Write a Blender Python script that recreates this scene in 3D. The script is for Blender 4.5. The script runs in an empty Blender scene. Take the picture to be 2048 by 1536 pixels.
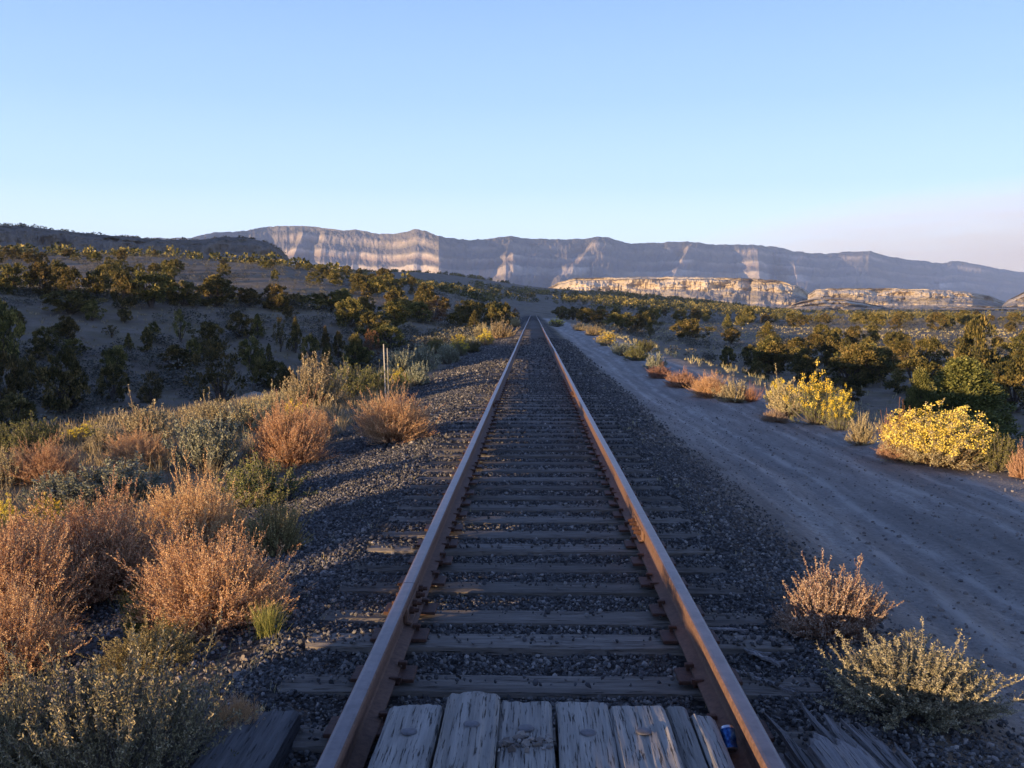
import bpy, math, numpy as np
from mathutils import Vector, Matrix
PI = math.pi
sc = bpy.context.scene
C = sc.collection

# ------------------------------------------------------------------ camera
HAZE = 7.5e-5
CAM = np.array([-0.061, 0.0, 1.71])
YAW, PITCH, F = math.atan(42/2000), math.atan(149/2000), 2000.0
cam = bpy.data.cameras.new('camera'); cam.sensor_width = 36; cam.lens = F/2048*36
cam.clip_start = 0.05; cam.clip_end = 60000
camo = bpy.data.objects.new('camera', cam); C.objects.link(camo)
camo.location = CAM; camo.rotation_euler = (PI/2-PITCH, 0, YAW)
sc.camera = camo
RM = np.array(camo.rotation_euler.to_matrix())
# ------------------------------------------------------------------ sky and sun
SUN_AZ, SUN_EL = math.radians(48), math.radians(4.0)   # light travels towards +x,+y (to the right and away)
SX, SY = math.sin(SUN_AZ), math.cos(SUN_AZ)
w = bpy.data.worlds.new('World'); sc.world = w; w.use_nodes = True
nt = w.node_tree; bg = nt.nodes['Background']
sky = nt.nodes.new('ShaderNodeTexSky'); sky.sky_type = 'NISHITA'; sky.sun_disc = False
sky.sun_elevation = SUN_EL; sky.sun_rotation = SUN_AZ + PI
sky.air_density = 1.0; sky.dust_density = 0.3; sky.ozone_density = 2.0; sky.altitude = 1700
tc = nt.nodes.new('ShaderNodeTexCoord'); sx_ = nt.nodes.new('ShaderNodeSeparateXYZ'); nt.links.new(tc.outputs['Generated'], sx_.inputs[0])
rp = nt.nodes.new('ShaderNodeValToRGB'); el = rp.color_ramp.elements
stops = [(0.0, (.90, .86, .80)), (.03, (.82, .84, .84)), (.065, (.55, .67, .80)), (.12, (.345, .495, .77)), (.20, (.235, .375, .77)), (.30, (.165, .285, .70)), (.42, (.115, .21, .54)), (.6, (.075, .14, .36)), (1.0, (.055, .10, .27))]
el[0].position, el[0].color = stops[0][0], (*stops[0][1], 1); el[1].position, el[1].color = stops[-1][0], (*stops[-1][1], 1)
for p_, c_ in stops[1:-1]: e_ = el.new(p_); e_.color = (*c_, 1)
nt.links.new(sx_.outputs['Z'], rp.inputs[0])
up = nt.nodes.new('ShaderNodeVectorMath'); up.operation = 'SCALE'; up.inputs['Scale'].default_value = 10; nt.links.new(rp.outputs[0], up.inputs[0])
mxs = nt.nodes.new('ShaderNodeMix'); mxs.data_type = 'RGBA'; mxs.inputs[0].default_value = .85
nt.links.new(sky.outputs[0], mxs.inputs[6]); nt.links.new(up.outputs[0], mxs.inputs[7])
nt.links.new(mxs.outputs[2], bg.inputs['Color']); bg.inputs['Strength'].default_value = 0.1
sl = bpy.data.lights.new('sun', 'SUN'); sl.energy = 5.0; sl.angle = math.radians(0.5); sl.color = (1.0, 0.70, 0.38)
so = bpy.data.objects.new('sun', sl); C.objects.link(so)
so.rotation_euler = Vector((SX*math.cos(SUN_EL), SY*math.cos(SUN_EL), -math.sin(SUN_EL))).to_track_quat('-Z', 'Y').to_euler()
so.location = (-40, -40, 30)
vs = sc.view_settings; vs.view_transform = 'Standard'; vs.look = 'None'; vs.gamma = 1; vs.use_curve_mapping = False
vs.exposure = 1.15
sc.cycles.max_bounces = 5; sc.cycles.diffuse_bounces = 3; sc.cycles.volume_bounces = 0
sc.cycles.use_denoising = True

# ------------------------------------------------------------------ helpers: numbers
def rng_(s): return np.random.default_rng(s)
def sstep(t): t = np.clip(t, 0, 1); return t*t*(3-2*t)
def vnoise(x, y, seed=0):
    xi = np.floor(x).astype(np.int64); yi = np.floor(y).astype(np.int64)
    fx = x-xi; fy = y-yi; fx = fx*fx*(3-2*fx); fy = fy*fy*(3-2*fy)
    def h(a, b):
        n = (a*374761393 + b*668265263 + seed*1442695041) & 0xffffffff
        n = ((n ^ (n >> 13))*1274126177) & 0xffffffff
        n = ((n ^ (n >> 16))*2246822519) & 0xffffffff
        return ((n ^ (n >> 15)) & 0xffff)/65535.0
    return (h(xi, yi)*(1-fx)+h(xi+1, yi)*fx)*(1-fy)+(h(xi, yi+1)*(1-fx)+h(xi+1, yi+1)*fx)*fy
def fbm(x, y, seed=0, oct=4):
    s = 0; a = .5
    for i in range(oct):
        s = s+a*(vnoise(x, y, seed+i*17)-.5)*2; x = x*2.03+11.3; y = y*2.03+5.1; a *= .5
    return s
def ray(px, py):
    d = RM @ np.array([(px-1024)/F, (768-py)/F, -1.0]); return d
def bearing(px, py=620):
    d = ray(px, py); return math.atan2(d[0], d[1])
def slope(px, py):
    d = ray(px, py); return d[2]/math.hypot(d[0], d[1])
def zrow(px, py, r): return CAM[2]+slope(px, py)*r
def polar(px, r, py=620):
    b = bearing(px, py); return CAM[0]+r*math.sin(b), r*math.cos(b)

# ------------------------------------------------------------------ helpers: meshes
def mesh(name, V, Fs, mats=(), smooth=False, mi=None, attrs=None):
    """V (n,3); Fs list of face arrays (quads and/or tris)"""
    me = bpy.data.meshes.new(name)
    V = np.asarray(V, np.float32)
    if not isinstance(Fs, (list, tuple)): Fs = [Fs]
    Fs = [np.asarray(f, np.int32) for f in Fs if len(f)]
    loops = np.concatenate([f.ravel() for f in Fs]); tot = np.concatenate([np.full(len(f), f.shape[1], np.int32) for f in Fs])
    st = np.concatenate([[0], np.cumsum(tot)[:-1]]).astype(np.int32)
    me.vertices.add(len(V)); me.vertices.foreach_set('co', V.ravel())
    me.loops.add(len(loops)); me.loops.foreach_set('vertex_index', loops)
    me.polygons.add(len(tot)); me.polygons.foreach_set('loop_start', st)
    try: me.polygons.foreach_set('loop_total', tot)
    except Exception: pass
    for m in mats: me.materials.append(m)
    if mi is not None: me.polygons.foreach_set('material_index', np.asarray(mi, np.int32))
    me.polygons.foreach_set('use_smooth', np.full(len(tot), smooth))
    for k, a in (attrs or {}).items():
        at = me.attributes.new(k, 'FLOAT', 'POINT'); at.data.foreach_set('value', np.asarray(a, np.float32))
    me.update(calc_edges=True)
    return me
def obj(name, me, parent=None, loc=None, rot=None, scale=None):
    o = bpy.data.objects.new(name, me); C.objects.link(o)
    if parent: o.parent = parent
    if loc is not None: o.location = loc
    if rot is not None: o.rotation_euler = rot
    if scale is not None: o.scale = scale
    return o
def tag(o, label, cat, group=None):
    o['label'] = label; o['category'] = cat
    if group: o['group'] = group
    return o
def kind(o, k): o['kind'] = k; return o
def thing(name, label, cat, loc=(0, 0, 0), rotz=0, group=None, scale=None):
    o = bpy.data.objects.new(name, None); C.objects.link(o); o.empty_display_size = .1
    o.location = loc; o.rotation_euler = (0, 0, rotz)
    if scale is not None: o.scale = scale
    return tag(o, label, cat, group)
class MB:
    def __init__(s): s.V = []; s.Q = []; s.T = []; s.n = 0; s.A = []
    def add(s, V, Q=None, T=None, a=None):
        V = np.asarray(V, float).reshape(-1, 3)
        if Q is not None and len(Q): s.Q.append(np.asarray(Q)+s.n)
        if T is not None and len(T): s.T.append(np.asarray(T)+s.n)
        s.V.append(V); s.A.append(np.full(len(V), .5) if a is None else np.broadcast_to(a, (len(V),)).astype(float)); s.n += len(V); return s
    def box(s, c, d, rz=0, rx=0, ry=0, bev=0):
        x, y, z = np.array(d)/2
        if bev:
            b = bev; pts = []
            P = [(x-b, y), (x, y-b), (x, -y+b), (x-b, -y), (-x+b, -y), (-x, -y+b), (-x, y-b), (-x+b, y)]
            for (k, zz) in ((1-b/x if x > b else 1, -z), (1, -z+b), (1, z-b), (1, z)):
                for (px_, py_) in P:
                    if zz == z: px_ = np.sign(px_)*(abs(px_)-b*.7); py_ = np.sign(py_)*(abs(py_)-b*.7)
                    pts.append((px_, py_, zz))
            V = np.array(pts); Q = []
            for r in range(3):
                for i in range(8): j = (i+1) % 8; Q.append((r*8+i, r*8+j, (r+1)*8+j, (r+1)*8+i)[::-1])
            Q += [(24, 31, 26, 25), (31, 30, 27, 26), (30, 29, 28, 27)]
        else:
            V = np.array([(a*x, b_*y, c_*z) for c_ in (-1, 1) for (a, b_) in ((-1, -1), (1, -1), (1, 1), (-1, 1))])
            Q = [(0, 3, 2, 1), (4, 5, 6, 7), (0, 1, 5, 4), (1, 2, 6, 5), (2, 3, 7, 6), (3, 0, 4, 7)]
        M = np.array((Matrix.Rotation(rz, 3, 'Z') @ Matrix.Rotation(ry, 3, 'Y') @ Matrix.Rotation(rx, 3, 'X')))
        return s.add(V @ M.T+np.array(c), Q)
    def lathe(s, c, prof, n=12, ax='Z', rot=None):
        th = np.arange(n)*2*PI/n; V = []
        for r, z in prof: V += [(r*math.cos(t), r*math.sin(t), z) for t in th]
        V = np.array(V); Q = [(k*n+i, k*n+(i+1) % n, (k+1)*n+(i+1) % n, (k+1)*n+i) for k in range(len(prof)-1) for i in range(n)]
        if ax == 'X': V = V[:, [2, 0, 1]]
        if ax == 'Y': V = V[:, [1, 2, 0]]
        if rot is not None: V = V @ np.array(rot).T
        return s.add(V+np.array(c), Q)
    def me(s, name, mats, smooth=False, mi=None):
        Fs = ([np.concatenate(s.Q)] if s.Q else [])+([np.concatenate(s.T)] if s.T else [])
        return mesh(name, np.concatenate(s.V), Fs, mats, smooth, mi, {'rnd': np.concatenate(s.A)})
def gridq(nu, nv):
    i = np.arange(nu-1)[:, None]*nv+np.arange(nv-1)[None]; i = i.ravel()
    return np.stack([i, i+nv, i+nv+1, i+1], 1)

# ------------------------------------------------------------------ helpers: materials
class N:
    def __init__(s, name):
        s.m = bpy.data.materials.new(name); s.m.use_nodes = True; s.t = s.m.node_tree
        s.b = s.t.nodes['Principled BSDF']; s.co = s.t.nodes.new('ShaderNodeTexCoord').outputs['Object']
        s.b.inputs['Roughness'].default_value = .85; s.b.inputs['Specular IOR Level'].default_value = .2
    def n(s, t, **k):
        o = s.t.nodes.new('ShaderNode'+t)
        for a, v in k.items(): setattr(o, a, v)
        return o
    def l(s, a, b): s.t.links.new(a, b)
    def noise(s, scale, detail=3, rough=.6, mp=None, out='Fac', co=None):
        o = s.n('TexNoise'); o.inputs['Scale'].default_value = scale; o.inputs['Detail'].default_value = detail; o.inputs['Roughness'].default_value = rough
        c = co or s.co
        if mp:
            q = s.n('Mapping'); q.inputs['Scale'].default_value = mp; s.l(c, q.inputs[0]); c = q.outputs[0]
        s.l(c, o.inputs['Vector']); return o.outputs[out]
    def vor(s, scale, mp=None, out='Distance', feature='F1'):
        o = s.n('TexVoronoi', feature=feature); o.inputs['Scale'].default_value = scale; c = s.co
        if mp:
            q = s.n('Mapping'); q.inputs['Scale'].default_value = mp; s.l(c, q.inputs[0]); c = q.outputs[0]
        s.l(c, o.inputs['Vector']); return o.outputs[out]
    def attr(s, name): o = s.n('Attribute', attribute_name=name); return o.outputs['Fac']
    def orand(s): return s.n('ObjectInfo').outputs['Random']
    def ramp(s, f, stops):
        o = s.n('ValToRGB'); e = o.color_ramp.elements
        while len(e) > 1: e.remove(e[-1])
        e[0].position = stops[0][0]; e[0].color = (*stops[0][1], 1)
        for p, c in stops[1:]: q = e.new(p); q.color = (*c, 1)
        s.l(f, o.inputs[0]); return o.outputs[0]
    def mix(s, f, a, b, mode='MIX'):
        o = s.n('Mix', data_type='RGBA', blend_type=mode)
        for v, i in ((f, 0), (a, 6), (b, 7)):
            if hasattr(v, 'links'): s.l(v, o.inputs[i])
            else: o.inputs[i].default_value = v if i == 0 else (*v, 1)
        return o.outputs[2]
    def math(s, op, a, b=0., c=0.):
        o = s.n('Math', operation=op)
        for v, i in ((a, 0), (b, 1), (c, 2)):
            if hasattr(v, 'links'): s.l(v, o.inputs[i])
            else: o.inputs[i].default_value = v
        return o.outputs[0]
    def hsv(s, col, h=None, v=None, sat=None):
        o = s.n('HueSaturation'); s.l(col, o.inputs['Color'])
        for x, k in ((h, 'Hue'), (v, 'Value'), (sat, 'Saturation')):
            if x is not None:
                if hasattr(x, 'links'): s.l(x, o.inputs[k])
                else: o.inputs[k].default_value = x
        return o.outputs[0]
    def bump(s, h, dist=.01, strength=1., prev=None):
        o = s.n('Bump'); o.inputs['Distance'].default_value = dist; o.inputs['Strength'].default_value = strength
        s.l(h, o.inputs['Height'])
        if prev is not None: s.l(prev, o.inputs['Normal'])
        return o.outputs[0]
    def done(s, col, normal=None, rough=None, metal=None, spec=None):
        s.l(col, s.b.inputs['Base Color'])
        if normal is not None: s.l(normal, s.b.inputs['Normal'])
        for v, k in ((rough, 'Roughness'), (metal, 'Metallic'), (spec, 'Specular IOR Level')):
            if v is not None:
                if hasattr(v, 'links'): s.l(v, s.b.inputs[k])
                else: s.b.inputs[k].default_value = v
        return s.m
def leafmat(name, stops, hv=.04, vv=.35):
    """foliage: colour varies leaf to leaf (attribute) and plant to plant"""
    k = N(name); c = k.ramp(k.attr('rnd'), stops); r = k.orand()
    c = k.hsv(c, k.math('MULTIPLY_ADD', r, hv, .5-hv/2), k.math('MULTIPLY_ADD', r, vv, 1-vv/2))
    return k.done(c, rough=.8, spec=.15)

def m_ground():
    k = N('ground_soil')
    big = k.noise(.05, 4); mid = k.noise(.9, 5, .65); fine = k.noise(14, 5, .7)
    soil = k.ramp(mid, [(.25, (.15, .12, .087)), (.5, (.225, .182, .132)), (.75, (.31, .25, .18))])
    soil = k.mix(k.math('MULTIPLY', fine, .5), soil, (.10, .082, .064))
    gr = k.ramp(k.noise(.35, 6, .75), [(.45, (0, 0, 0)), (.62, (1, 1, 1))])
    grc = k.ramp(fine, [(.3, (.11, .09, .05)), (.7, (.27, .215, .11))])
    soil = k.mix(k.math('MULTIPLY', gr, .65), soil, grc)
    veg = k.ramp(k.noise(.16, 8, .8), [(.52, (0, 0, 0)), (.6, (1, 1, 1))])
    soil = k.mix(k.math('MULTIPLY', veg, k.attr('scrub')), soil, (.055, .052, .035))
    rd = k.noise(1.5, 9, .72, (1.9, .2, 1)); rd2 = k.noise(22, 6, .8)
    road = k.ramp(rd, [(.30, (.23, .205, .175)), (.46, (.32, .283, .24)), (.56, (.40, .352, .296)), (.68, (.56, .495, .415))])
    road = k.mix(k.ramp(rd2, [(.4, (0, 0, 0)), (.62, (.5, .5, .5))]), road, (.13, .117, .103))
    road = k.mix(k.math('MULTIPLY', k.attr('rut'), k.ramp(k.noise(5, 5, .7, (1.5, .35, 1)), [(.4, (0, 0, 0)), (.55, (.8, .8, .8))])), road, (.52, .46, .39))
    v = k.vor(26, out='Color'); sep = k.n('SeparateColor'); k.l(v, sep.inputs[0])
    bal = k.ramp(sep.outputs[0], [(0, (.026, .025, .024)), (.6, (.08, .074, .068)), (1, (.17, .15, .13))])
    col = k.mix(k.attr('road'), soil, road); col = k.mix(k.attr('ballast'), col, bal)
    h1 = k.bump(fine, .05, .9); h2 = k.bump(k.math('MULTIPLY', k.vor(26), k.attr('ballast')), .05, 1, h1)
    h3 = k.bump(rd2, .05, .8, h2)
    return k.done(col, h3, rough=.95, spec=.08)
def m_rock(name, bands, dark, veg=(.05, .05, .035), vscale=.02, vamt=.8, bsc=.01, bamt=.35, shade_tint=None):
    k = N(name); f = k.attr('v'); wob = k.noise(.004, 4)
    fz = k.math('ADD', f, k.math('MULTIPLY', k.math('SUBTRACT', wob, .5), .03))
    col = k.ramp(fz, bands)
    if shade_tint: col = k.mix(k.attr('shade_tint'), col, shade_tint)
    col = k.mix(k.math('MULTIPLY', k.noise(.05, 6, .8), .35), col, dark)
    br = k.ramp(k.noise(1, 6, .75, (bsc, bsc, bsc*2.2)), [(.42, (0, 0, 0)), (.58, (1, 1, 1))])
    col = k.mix(k.math('MULTIPLY', br, bamt), col, dark)
    vg = k.ramp(k.noise(vscale, 8, .85), [(.5, (0, 0, 0)), (.58, (1, 1, 1))])
    col = k.mix(k.math('MULTIPLY', k.math('MULTIPLY', vg, k.attr('veg')), vamt), col, veg)
    return k.done(col, k.bump(k.noise(.03, 7, .75), 12, .7), rough=.95, spec=.05)
def m_wood(name, a, b, along='X', crack=.8, dark=(.02, .017, .015), rough=.85, thr=(.32, .42)):
    k = N(name); s1 = (1.2, 26, 26) if along == 'X' else (26, 1.2, 26); s2 = (6, 130, 130) if along == 'X' else (130, 6, 130)
    g = k.noise(1, 6, .7, s1); g2 = k.noise(1, 4, .7, s2); st = k.noise(3, 4)
    r = k.orand()
    col = k.ramp(g, [(.3, a), (.7, b)]); col = k.mix(k.math('MULTIPLY', st, .4), col, a)
    cr = k.ramp(g2, [(thr[0], (1, 1, 1)), (thr[1], (0, 0, 0))]); col = k.mix(k.math('MULTIPLY', cr, crack), col, dark)
    col = k.hsv(col, None, k.math('MULTIPLY_ADD', r, .5, .75))
    hb = k.math('SUBTRACT', g, k.math('MULTIPLY', cr, .9))
    return k.done(col, k.bump(hb, .012, .9), rough=rough, spec=.15)
def m_simple(name, a, b, scale=20, rough=.7, metal=0, bump=.003, spec=.3):
    k = N(name); n = k.noise(scale, 5, .7)
    return k.done(k.ramp(n, [(.3, a), (.7, b)]), k.bump(n, bump, .8), rough=rough, metal=metal, spec=spec)
def m_stone(name, stops, bumpd=.006):
    k = N(name); c = k.ramp(k.attr('rnd'), stops); n = k.noise(60, 4)
    c = k.mix(k.math('MULTIPLY', n, .4), c, (.07, .065, .06))
    return k.done(c, k.bump(n, bumpd, .7), rough=.8, spec=.3)
M = {}
M['ground'] = m_ground()
M['tie'] = m_wood('weathered_tie_wood', (.085, .073, .061), (.25, .215, .172), 'X')
M['plank'] = m_wood('grey_plank_wood', (.16, .143, .12), (.36, .325, .275), 'Y', .85, thr=(.37, .42))
M['timber'] = m_wood('dark_timber_wood', (.05, .047, .045), (.14, .13, .12), 'Y', .9)
M['splinter'] = m_wood('splintered_wood', (.10, .09, .08), (.30, .27, .245), 'Y', .7)
M['rust'] = m_simple('rail_rust', (.075, .042, .028), (.18, .098, .06), 35, .75, 0, .002)
M['railtop'] = m_simple('rail_worn_steel', (.075, .06, .056), (.15, .12, .112), 14, .38, .4, .0006)
M['bolt'] = m_simple('grey_bolt_iron', (.07, .065, .065), (.15, .14, .14), 45, .6, .3, .001)
M['darkrust'] = m_simple('dark_rust', (.035, .018, .012), (.11, .05, .03), 45, .7, .2, .002)
M['ballast'] = m_stone('ballast_rock', [(0, (.026, .025, .024)), (.55, (.085, .079, .073)), (.88, (.17, .155, .135)), (1, (.34, .30, .25))])
M['pebble'] = m_stone('pebbles_mixed', [(0, (.10, .08, .07)), (.5, (.18, .15, .125)), (1, (.32, .28, .24))])
M['bark'] = m_simple('juniper_bark', (.05, .038, .03), (.13, .10, .08), 18, .95, 0, .01, .1)
M['post'] = m_wood('bleached_stake_wood', (.24, .22, .19), (.42, .39, .33), 'X', .3)
M['boulder'] = m_simple('pale_sandstone', (.28, .23, .17), (.42, .36, .28), 2.5, .95, 0, .05, .1)
M['stem'] = m_simple('dry_stem', (.14, .09, .05), (.30, .21, .12), 30, .85, 0, .001, .1)
M['redstem'] = m_simple('red_stem', (.20, .09, .05), (.36, .18, .09), 30, .85, 0, .001, .1)
M['greystem'] = m_simple('grey_stem', (.10, .085, .07), (.22, .19, .15), 30, .9, 0, .001, .1)
M['kochia'] = leafmat('rust_red_seed_leaves', [(0, (.23, .10, .045)), (.3, (.49, .255, .115)), (.65, (.68, .43, .21)), (1, (.78, .60, .34))], .02)
M['kochia_pink'] = leafmat('pinkish_brown_leaves', [(0, (.22, .11, .07)), (.5, (.36, .20, .13)), (1, (.50, .32, .2))], .02)
M['thistle'] = leafmat('olive_spiny_leaves', [(0, (.05, .043, .016)), (.5, (.135, .108, .042)), (.85, (.31, .245, .10)), (1, (.50, .38, .19))], .03)
M['greythistle'] = leafmat('grey_green_spiny_leaves', [(0, (.075, .072, .038)), (.5, (.22, .205, .115)), (.85, (.42, .375, .22)), (1, (.60, .52, .33))], .02)
M['kochia_pink2'] = leafmat('dull_pinkish_leaves', [(0, (.16, .105, .07)), (.5, (.31, .225, .155)), (1, (.48, .375, .27))], .02)
M['cornersage'] = leafmat('olive_grey_leaves', [(0, (.065, .06, .028)), (.5, (.185, .165, .08)), (.85, (.35, .30, .16)), (1, (.5, .42, .25))], .02)
M['sage'] = leafmat('grey_green_sage_leaves', [(0, (.08, .09, .055)), (.5, (.20, .21, .135)), (1, (.42, .42, .29))], .03)
M['tan'] = leafmat('tan_dry_leaves', [(0, (.16, .13, .07)), (.5, (.34, .28, .15)), (1, (.52, .44, .25))], .03)
M['olive'] = leafmat('olive_leaves', [(0, (.055, .06, .018)), (.5, (.13, .13, .04)), (1, (.26, .24, .08))], .03)
M['yellow'] = leafmat('yellow_flowers', [(0, (.42, .28, .02)), (.5, (.68, .48, .04)), (1, (.80, .66, .16))], .02, .2)
M['paleyellow'] = leafmat('pale_yellow_flowers', [(0, (.46, .35, .04)), (.5, (.68, .54, .09)), (1, (.82, .70, .2))], .02, .2)
M['grass'] = leafmat('straw_grass', [(0, (.13, .11, .05)), (.5, (.32, .26, .13)), (1, (.52, .43, .24))], .03)
M['greengrass'] = leafmat('green_gold_grass', [(0, (.07, .085, .02)), (.5, (.17, .17, .045)), (1, (.36, .30, .10))], .03)
M['juniper'] = leafmat('juniper_foliage', [(0, (.022, .026, .010)), (.45, (.08, .072, .023)), (.8, (.21, .16, .05)), (1, (.37, .265, .09))], .035, .4)
M['greenjuniper'] = leafmat('fresh_juniper_foliage', [(0, (.03, .04, .012)), (.45, (.10, .105, .03)), (.8, (.20, .19, .055)), (1, (.33, .28, .09))], .02, .2)
M['ruddy'] = leafmat('ruddy_foliage', [(0, (.06, .035, .018)), (.5, (.15, .08, .035)), (1, (.26, .15, .07))], .03, .3)
M['scrub'] = leafmat('grey_scrub_leaves', [(0, (.035, .033, .024)), (.5, (.085, .08, .058)), (1, (.22, .20, .15))], .02)

# ------------------------------------------------------------------ terrain (one height function)
TH = np.radians(np.linspace(-72, 72, 289))
RINGS = []
def ring(r, knots):
    """knots: (column, row or ('z', height)) -> heights by bearing at range r"""
    b = [bearing(k[0]) for k in knots]; z = [k[1][1] if isinstance(k[1], tuple) else zrow(k[0], k[1], r) for k in knots]
    RINGS.append((r, np.interp(TH, b, z)))
Z = lambda v: ('z', v)
ring(8,   [(-900, Z(-2.2)), (0, Z(-2.4)), (900, Z(-1)), (1066, Z(-.3)), (1300, Z(-1.5)), (2048, Z(-2.6))])
ring(30,  [(-900, Z(-2.4)), (0, Z(-3.2)), (600, Z(-3.2)), (900, Z(-2)), (1066, Z(-.3)), (1300, Z(-2)), (1700, Z(-2.9)), (2048, Z(-3.0)), (3000, Z(-3))])
ring(46,  [(-900, Z(-1.5)), (0, Z(-3.3)), (600, Z(-3.3)), (850, Z(-2.4)), (1000, Z(-.6)), (1066, Z(-.3)), (1200, Z(-2)), (1500, Z(-3.0)), (2048, Z(-3.1))])
ring(58,  [(-900, Z(2)), (0, Z(-2.7)), (300, Z(-3.0)), (600, Z(-2.9)), (850, Z(-1.7)), (980, Z(-.5)), (1066, Z(-.3)), (1200, Z(-2)), (1500, Z(-2.9)), (2048, Z(-3.1))])
ring(68,  [(-900, Z(1)), (0, Z(-.6)), (300, Z(-.9)), (600, Z(-1.2)), (850, Z(-1.2)), (980, Z(-.4)), (1066, Z(-.3)), (1200, Z(-1.8)), (1500, Z(-2.8)), (2048, Z(-3))])
ring(83,  [(-900, Z(4)), (-100, 578), (0, 580), (100, 590), (300, 603), (450, 610), (600, 614), (720, Z(1.2)), (850, Z(.3)), (980, Z(-.2)), (1066, Z(-.3)), (1200, Z(-1.6)), (1500, Z(-2.7)), (2048, Z(-2.9))])
ring(108, [(-900, Z(4)), (0, Z(3.2)), (300, Z(2.3)), (600, Z(1.8)), (850, Z(.8)), (1000, Z(0)), (1066, Z(-.3)), (1200, Z(-1.2)), (1500, Z(-2.4)), (2048, Z(-2.5))])
ring(150, [(-900, Z(9)), (0, 545), (300, 547), (600, 560), (750, 580), (900, 604), (1000, Z(.4)), (1066, Z(-.3)), (1200, Z(-.9)), (1500, Z(-1.9)), (2048, Z(-2))])
ring(205, [(-900, Z(15)), (-200, 502), (0, 509), (300, 513), (500, 523), (600, 533), (700, 546), (800, 564), (900, 585), (1000, 608), (1040, Z(.6)), (1066, Z(-.3)), (1200, Z(-.5)), (1500, Z(-1.3)), (2048, Z(-1.3))])
ring(270, [(-900, Z(15)), (0, Z(15)), (300, Z(15)), (500, Z(13.5)), (600, Z(12)), (700, Z(10)), (800, Z(8)), (900, Z(5.5)), (1000, Z(2.4)), (1066, Z(.2)), (1200, Z(.2)), (1500, Z(-1.8)), (2048, Z(-1.9))])
ring(400, [(-900, Z(19)), (0, Z(16)), (500, Z(15)), (700, Z(13)), (900, Z(9)), (1066, 612), (1200, 612), (1300, 620), (1500, Z(-2.2)), (1700, Z(-2.3)), (2048, Z(-2.3))])
ring(560, [(-900, Z(20)), (0, Z(18)), (500, Z(20)), (700, 560), (900, 572), (1066, 594), (1180, 597), (1220, 594), (1300, 606), (1440, 620), (1600, Z(-2.2)), (2048, Z(-2.4))])
ring(720, [(-900, Z(22)), (0, Z(20)), (500, 540), (650, 540), (770, 537), (910, 542), (980, 556), (1050, 573), (1200, 582), (1340, 594), (1440, 608), (1540, 624), (1700, Z(-2)), (2048, Z(-2))])
ring(860, [(-900, Z(22)), (500, Z(20)), (770, Z(22)), (980, Z(16)), (1200, Z(9)), (1440, Z(0)), (1700, Z(-1.5)), (2048, Z(-1.5))])
ring(1300, [(-900, Z(14)), (1000, Z(10)), (1500, Z(-.5)), (2048, Z(-.5))])
ring(2500, [(-900, Z(18)), (1000, Z(6)), (2048, Z(1))])
ring(11500, [(-900, Z(14)), (2048, Z(8))])
LR = np.linspace(math.log(6), math.log(11500), 420)
TAB = np.array([np.interp(LR, [math.log(r) for r, _ in RINGS], [z[i] for _, z in RINGS]) for i in range(len(TH))])   # (theta, r)
def gsm(a, s, ax):
    k = np.exp(-.5*(np.arange(-3*s, 3*s+1)/s)**2); k /= k.sum()
    p = [(0, 0), (0, 0)]; p[ax] = (3*s, 3*s)
    return np.apply_along_axis(lambda v: np.convolve(v, k, 'valid'), ax, np.pad(a, p, mode='edge'))
TAB = gsm(gsm(TAB, 3, 0), 3, 1)
def far_z(x, y):
    dx = x-CAM[0]; r = np.hypot(dx, y); th = np.arctan2(dx, y)
    a = np.clip((th-TH[0])/(TH[1]-TH[0]), 0, len(TH)-1.001); b = np.clip((np.log(np.maximum(r, 1e-3))-LR[0])/(LR[1]-LR[0]), 0, len(LR)-1.001)
    i = a.astype(int); j = b.astype(int); fa = a-i; fb = b-j
    z = (TAB[i, j]*(1-fa)+TAB[i+1, j]*fa)*(1-fb)+(TAB[i, j+1]*(1-fa)+TAB[i+1, j+1]*fa)*fb
    wb = sstep((np.abs(np.degrees(th))-58)/25); z = z*(1-wb)-.6*wb
    amp = np.clip((r-15)/60, 0, 1)
    z = z+amp*(fbm(x/14, y/14, 3, 4)*.55+fbm(x/60, y/60, 9, 3)*np.clip(r/300, 0, 3)*.8)
    # unseen ridges added on the left to shade the valley and far hills
    u = x*SX+y*SY; v = x*SY-y*SX
    hv = np.interp(v, [-260, -200, -140, -70, -54, -44, -27, -21], [13, 11, 8, 7.2, 4.6, 4.8, 4.6, -4])
    h2 = np.interp(v, [-1200, -950, -400, -335], [30, 82, 82, 0])*(x < 0)*sstep((np.abs(np.degrees(th))-40)/6)
    z = z+np.maximum(h2-z, 0)*np.exp(-((u+150)/55.)**2)
    return z+np.maximum(hv-z, 0)*np.exp(-((u+34)/13.)**2)*sstep((np.abs(np.degrees(th))-38)/8)*(x < 0)
XE_Y = [-50, 0, 9, 14, 18, 23, 30, 60, 100, 300]; XE_X = [-16, -14, -12, -9.5, -7.6, -5.6, -4.2, -3.7, -3.7, -4]
def masks(x, y):
    xe = np.interp(y, XE_Y, XE_X)+fbm(y/3, y*0+2, 5, 3)*.5
    xr = 5.4+np.clip(9-y, 0, 12)*.55+fbm(y/4, y*0+7, 6, 3)*.35
    wl = sstep((xe-x)/7.5); wr = sstep((x-xr)/8.)
    return xe, xr, wl, wr
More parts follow.
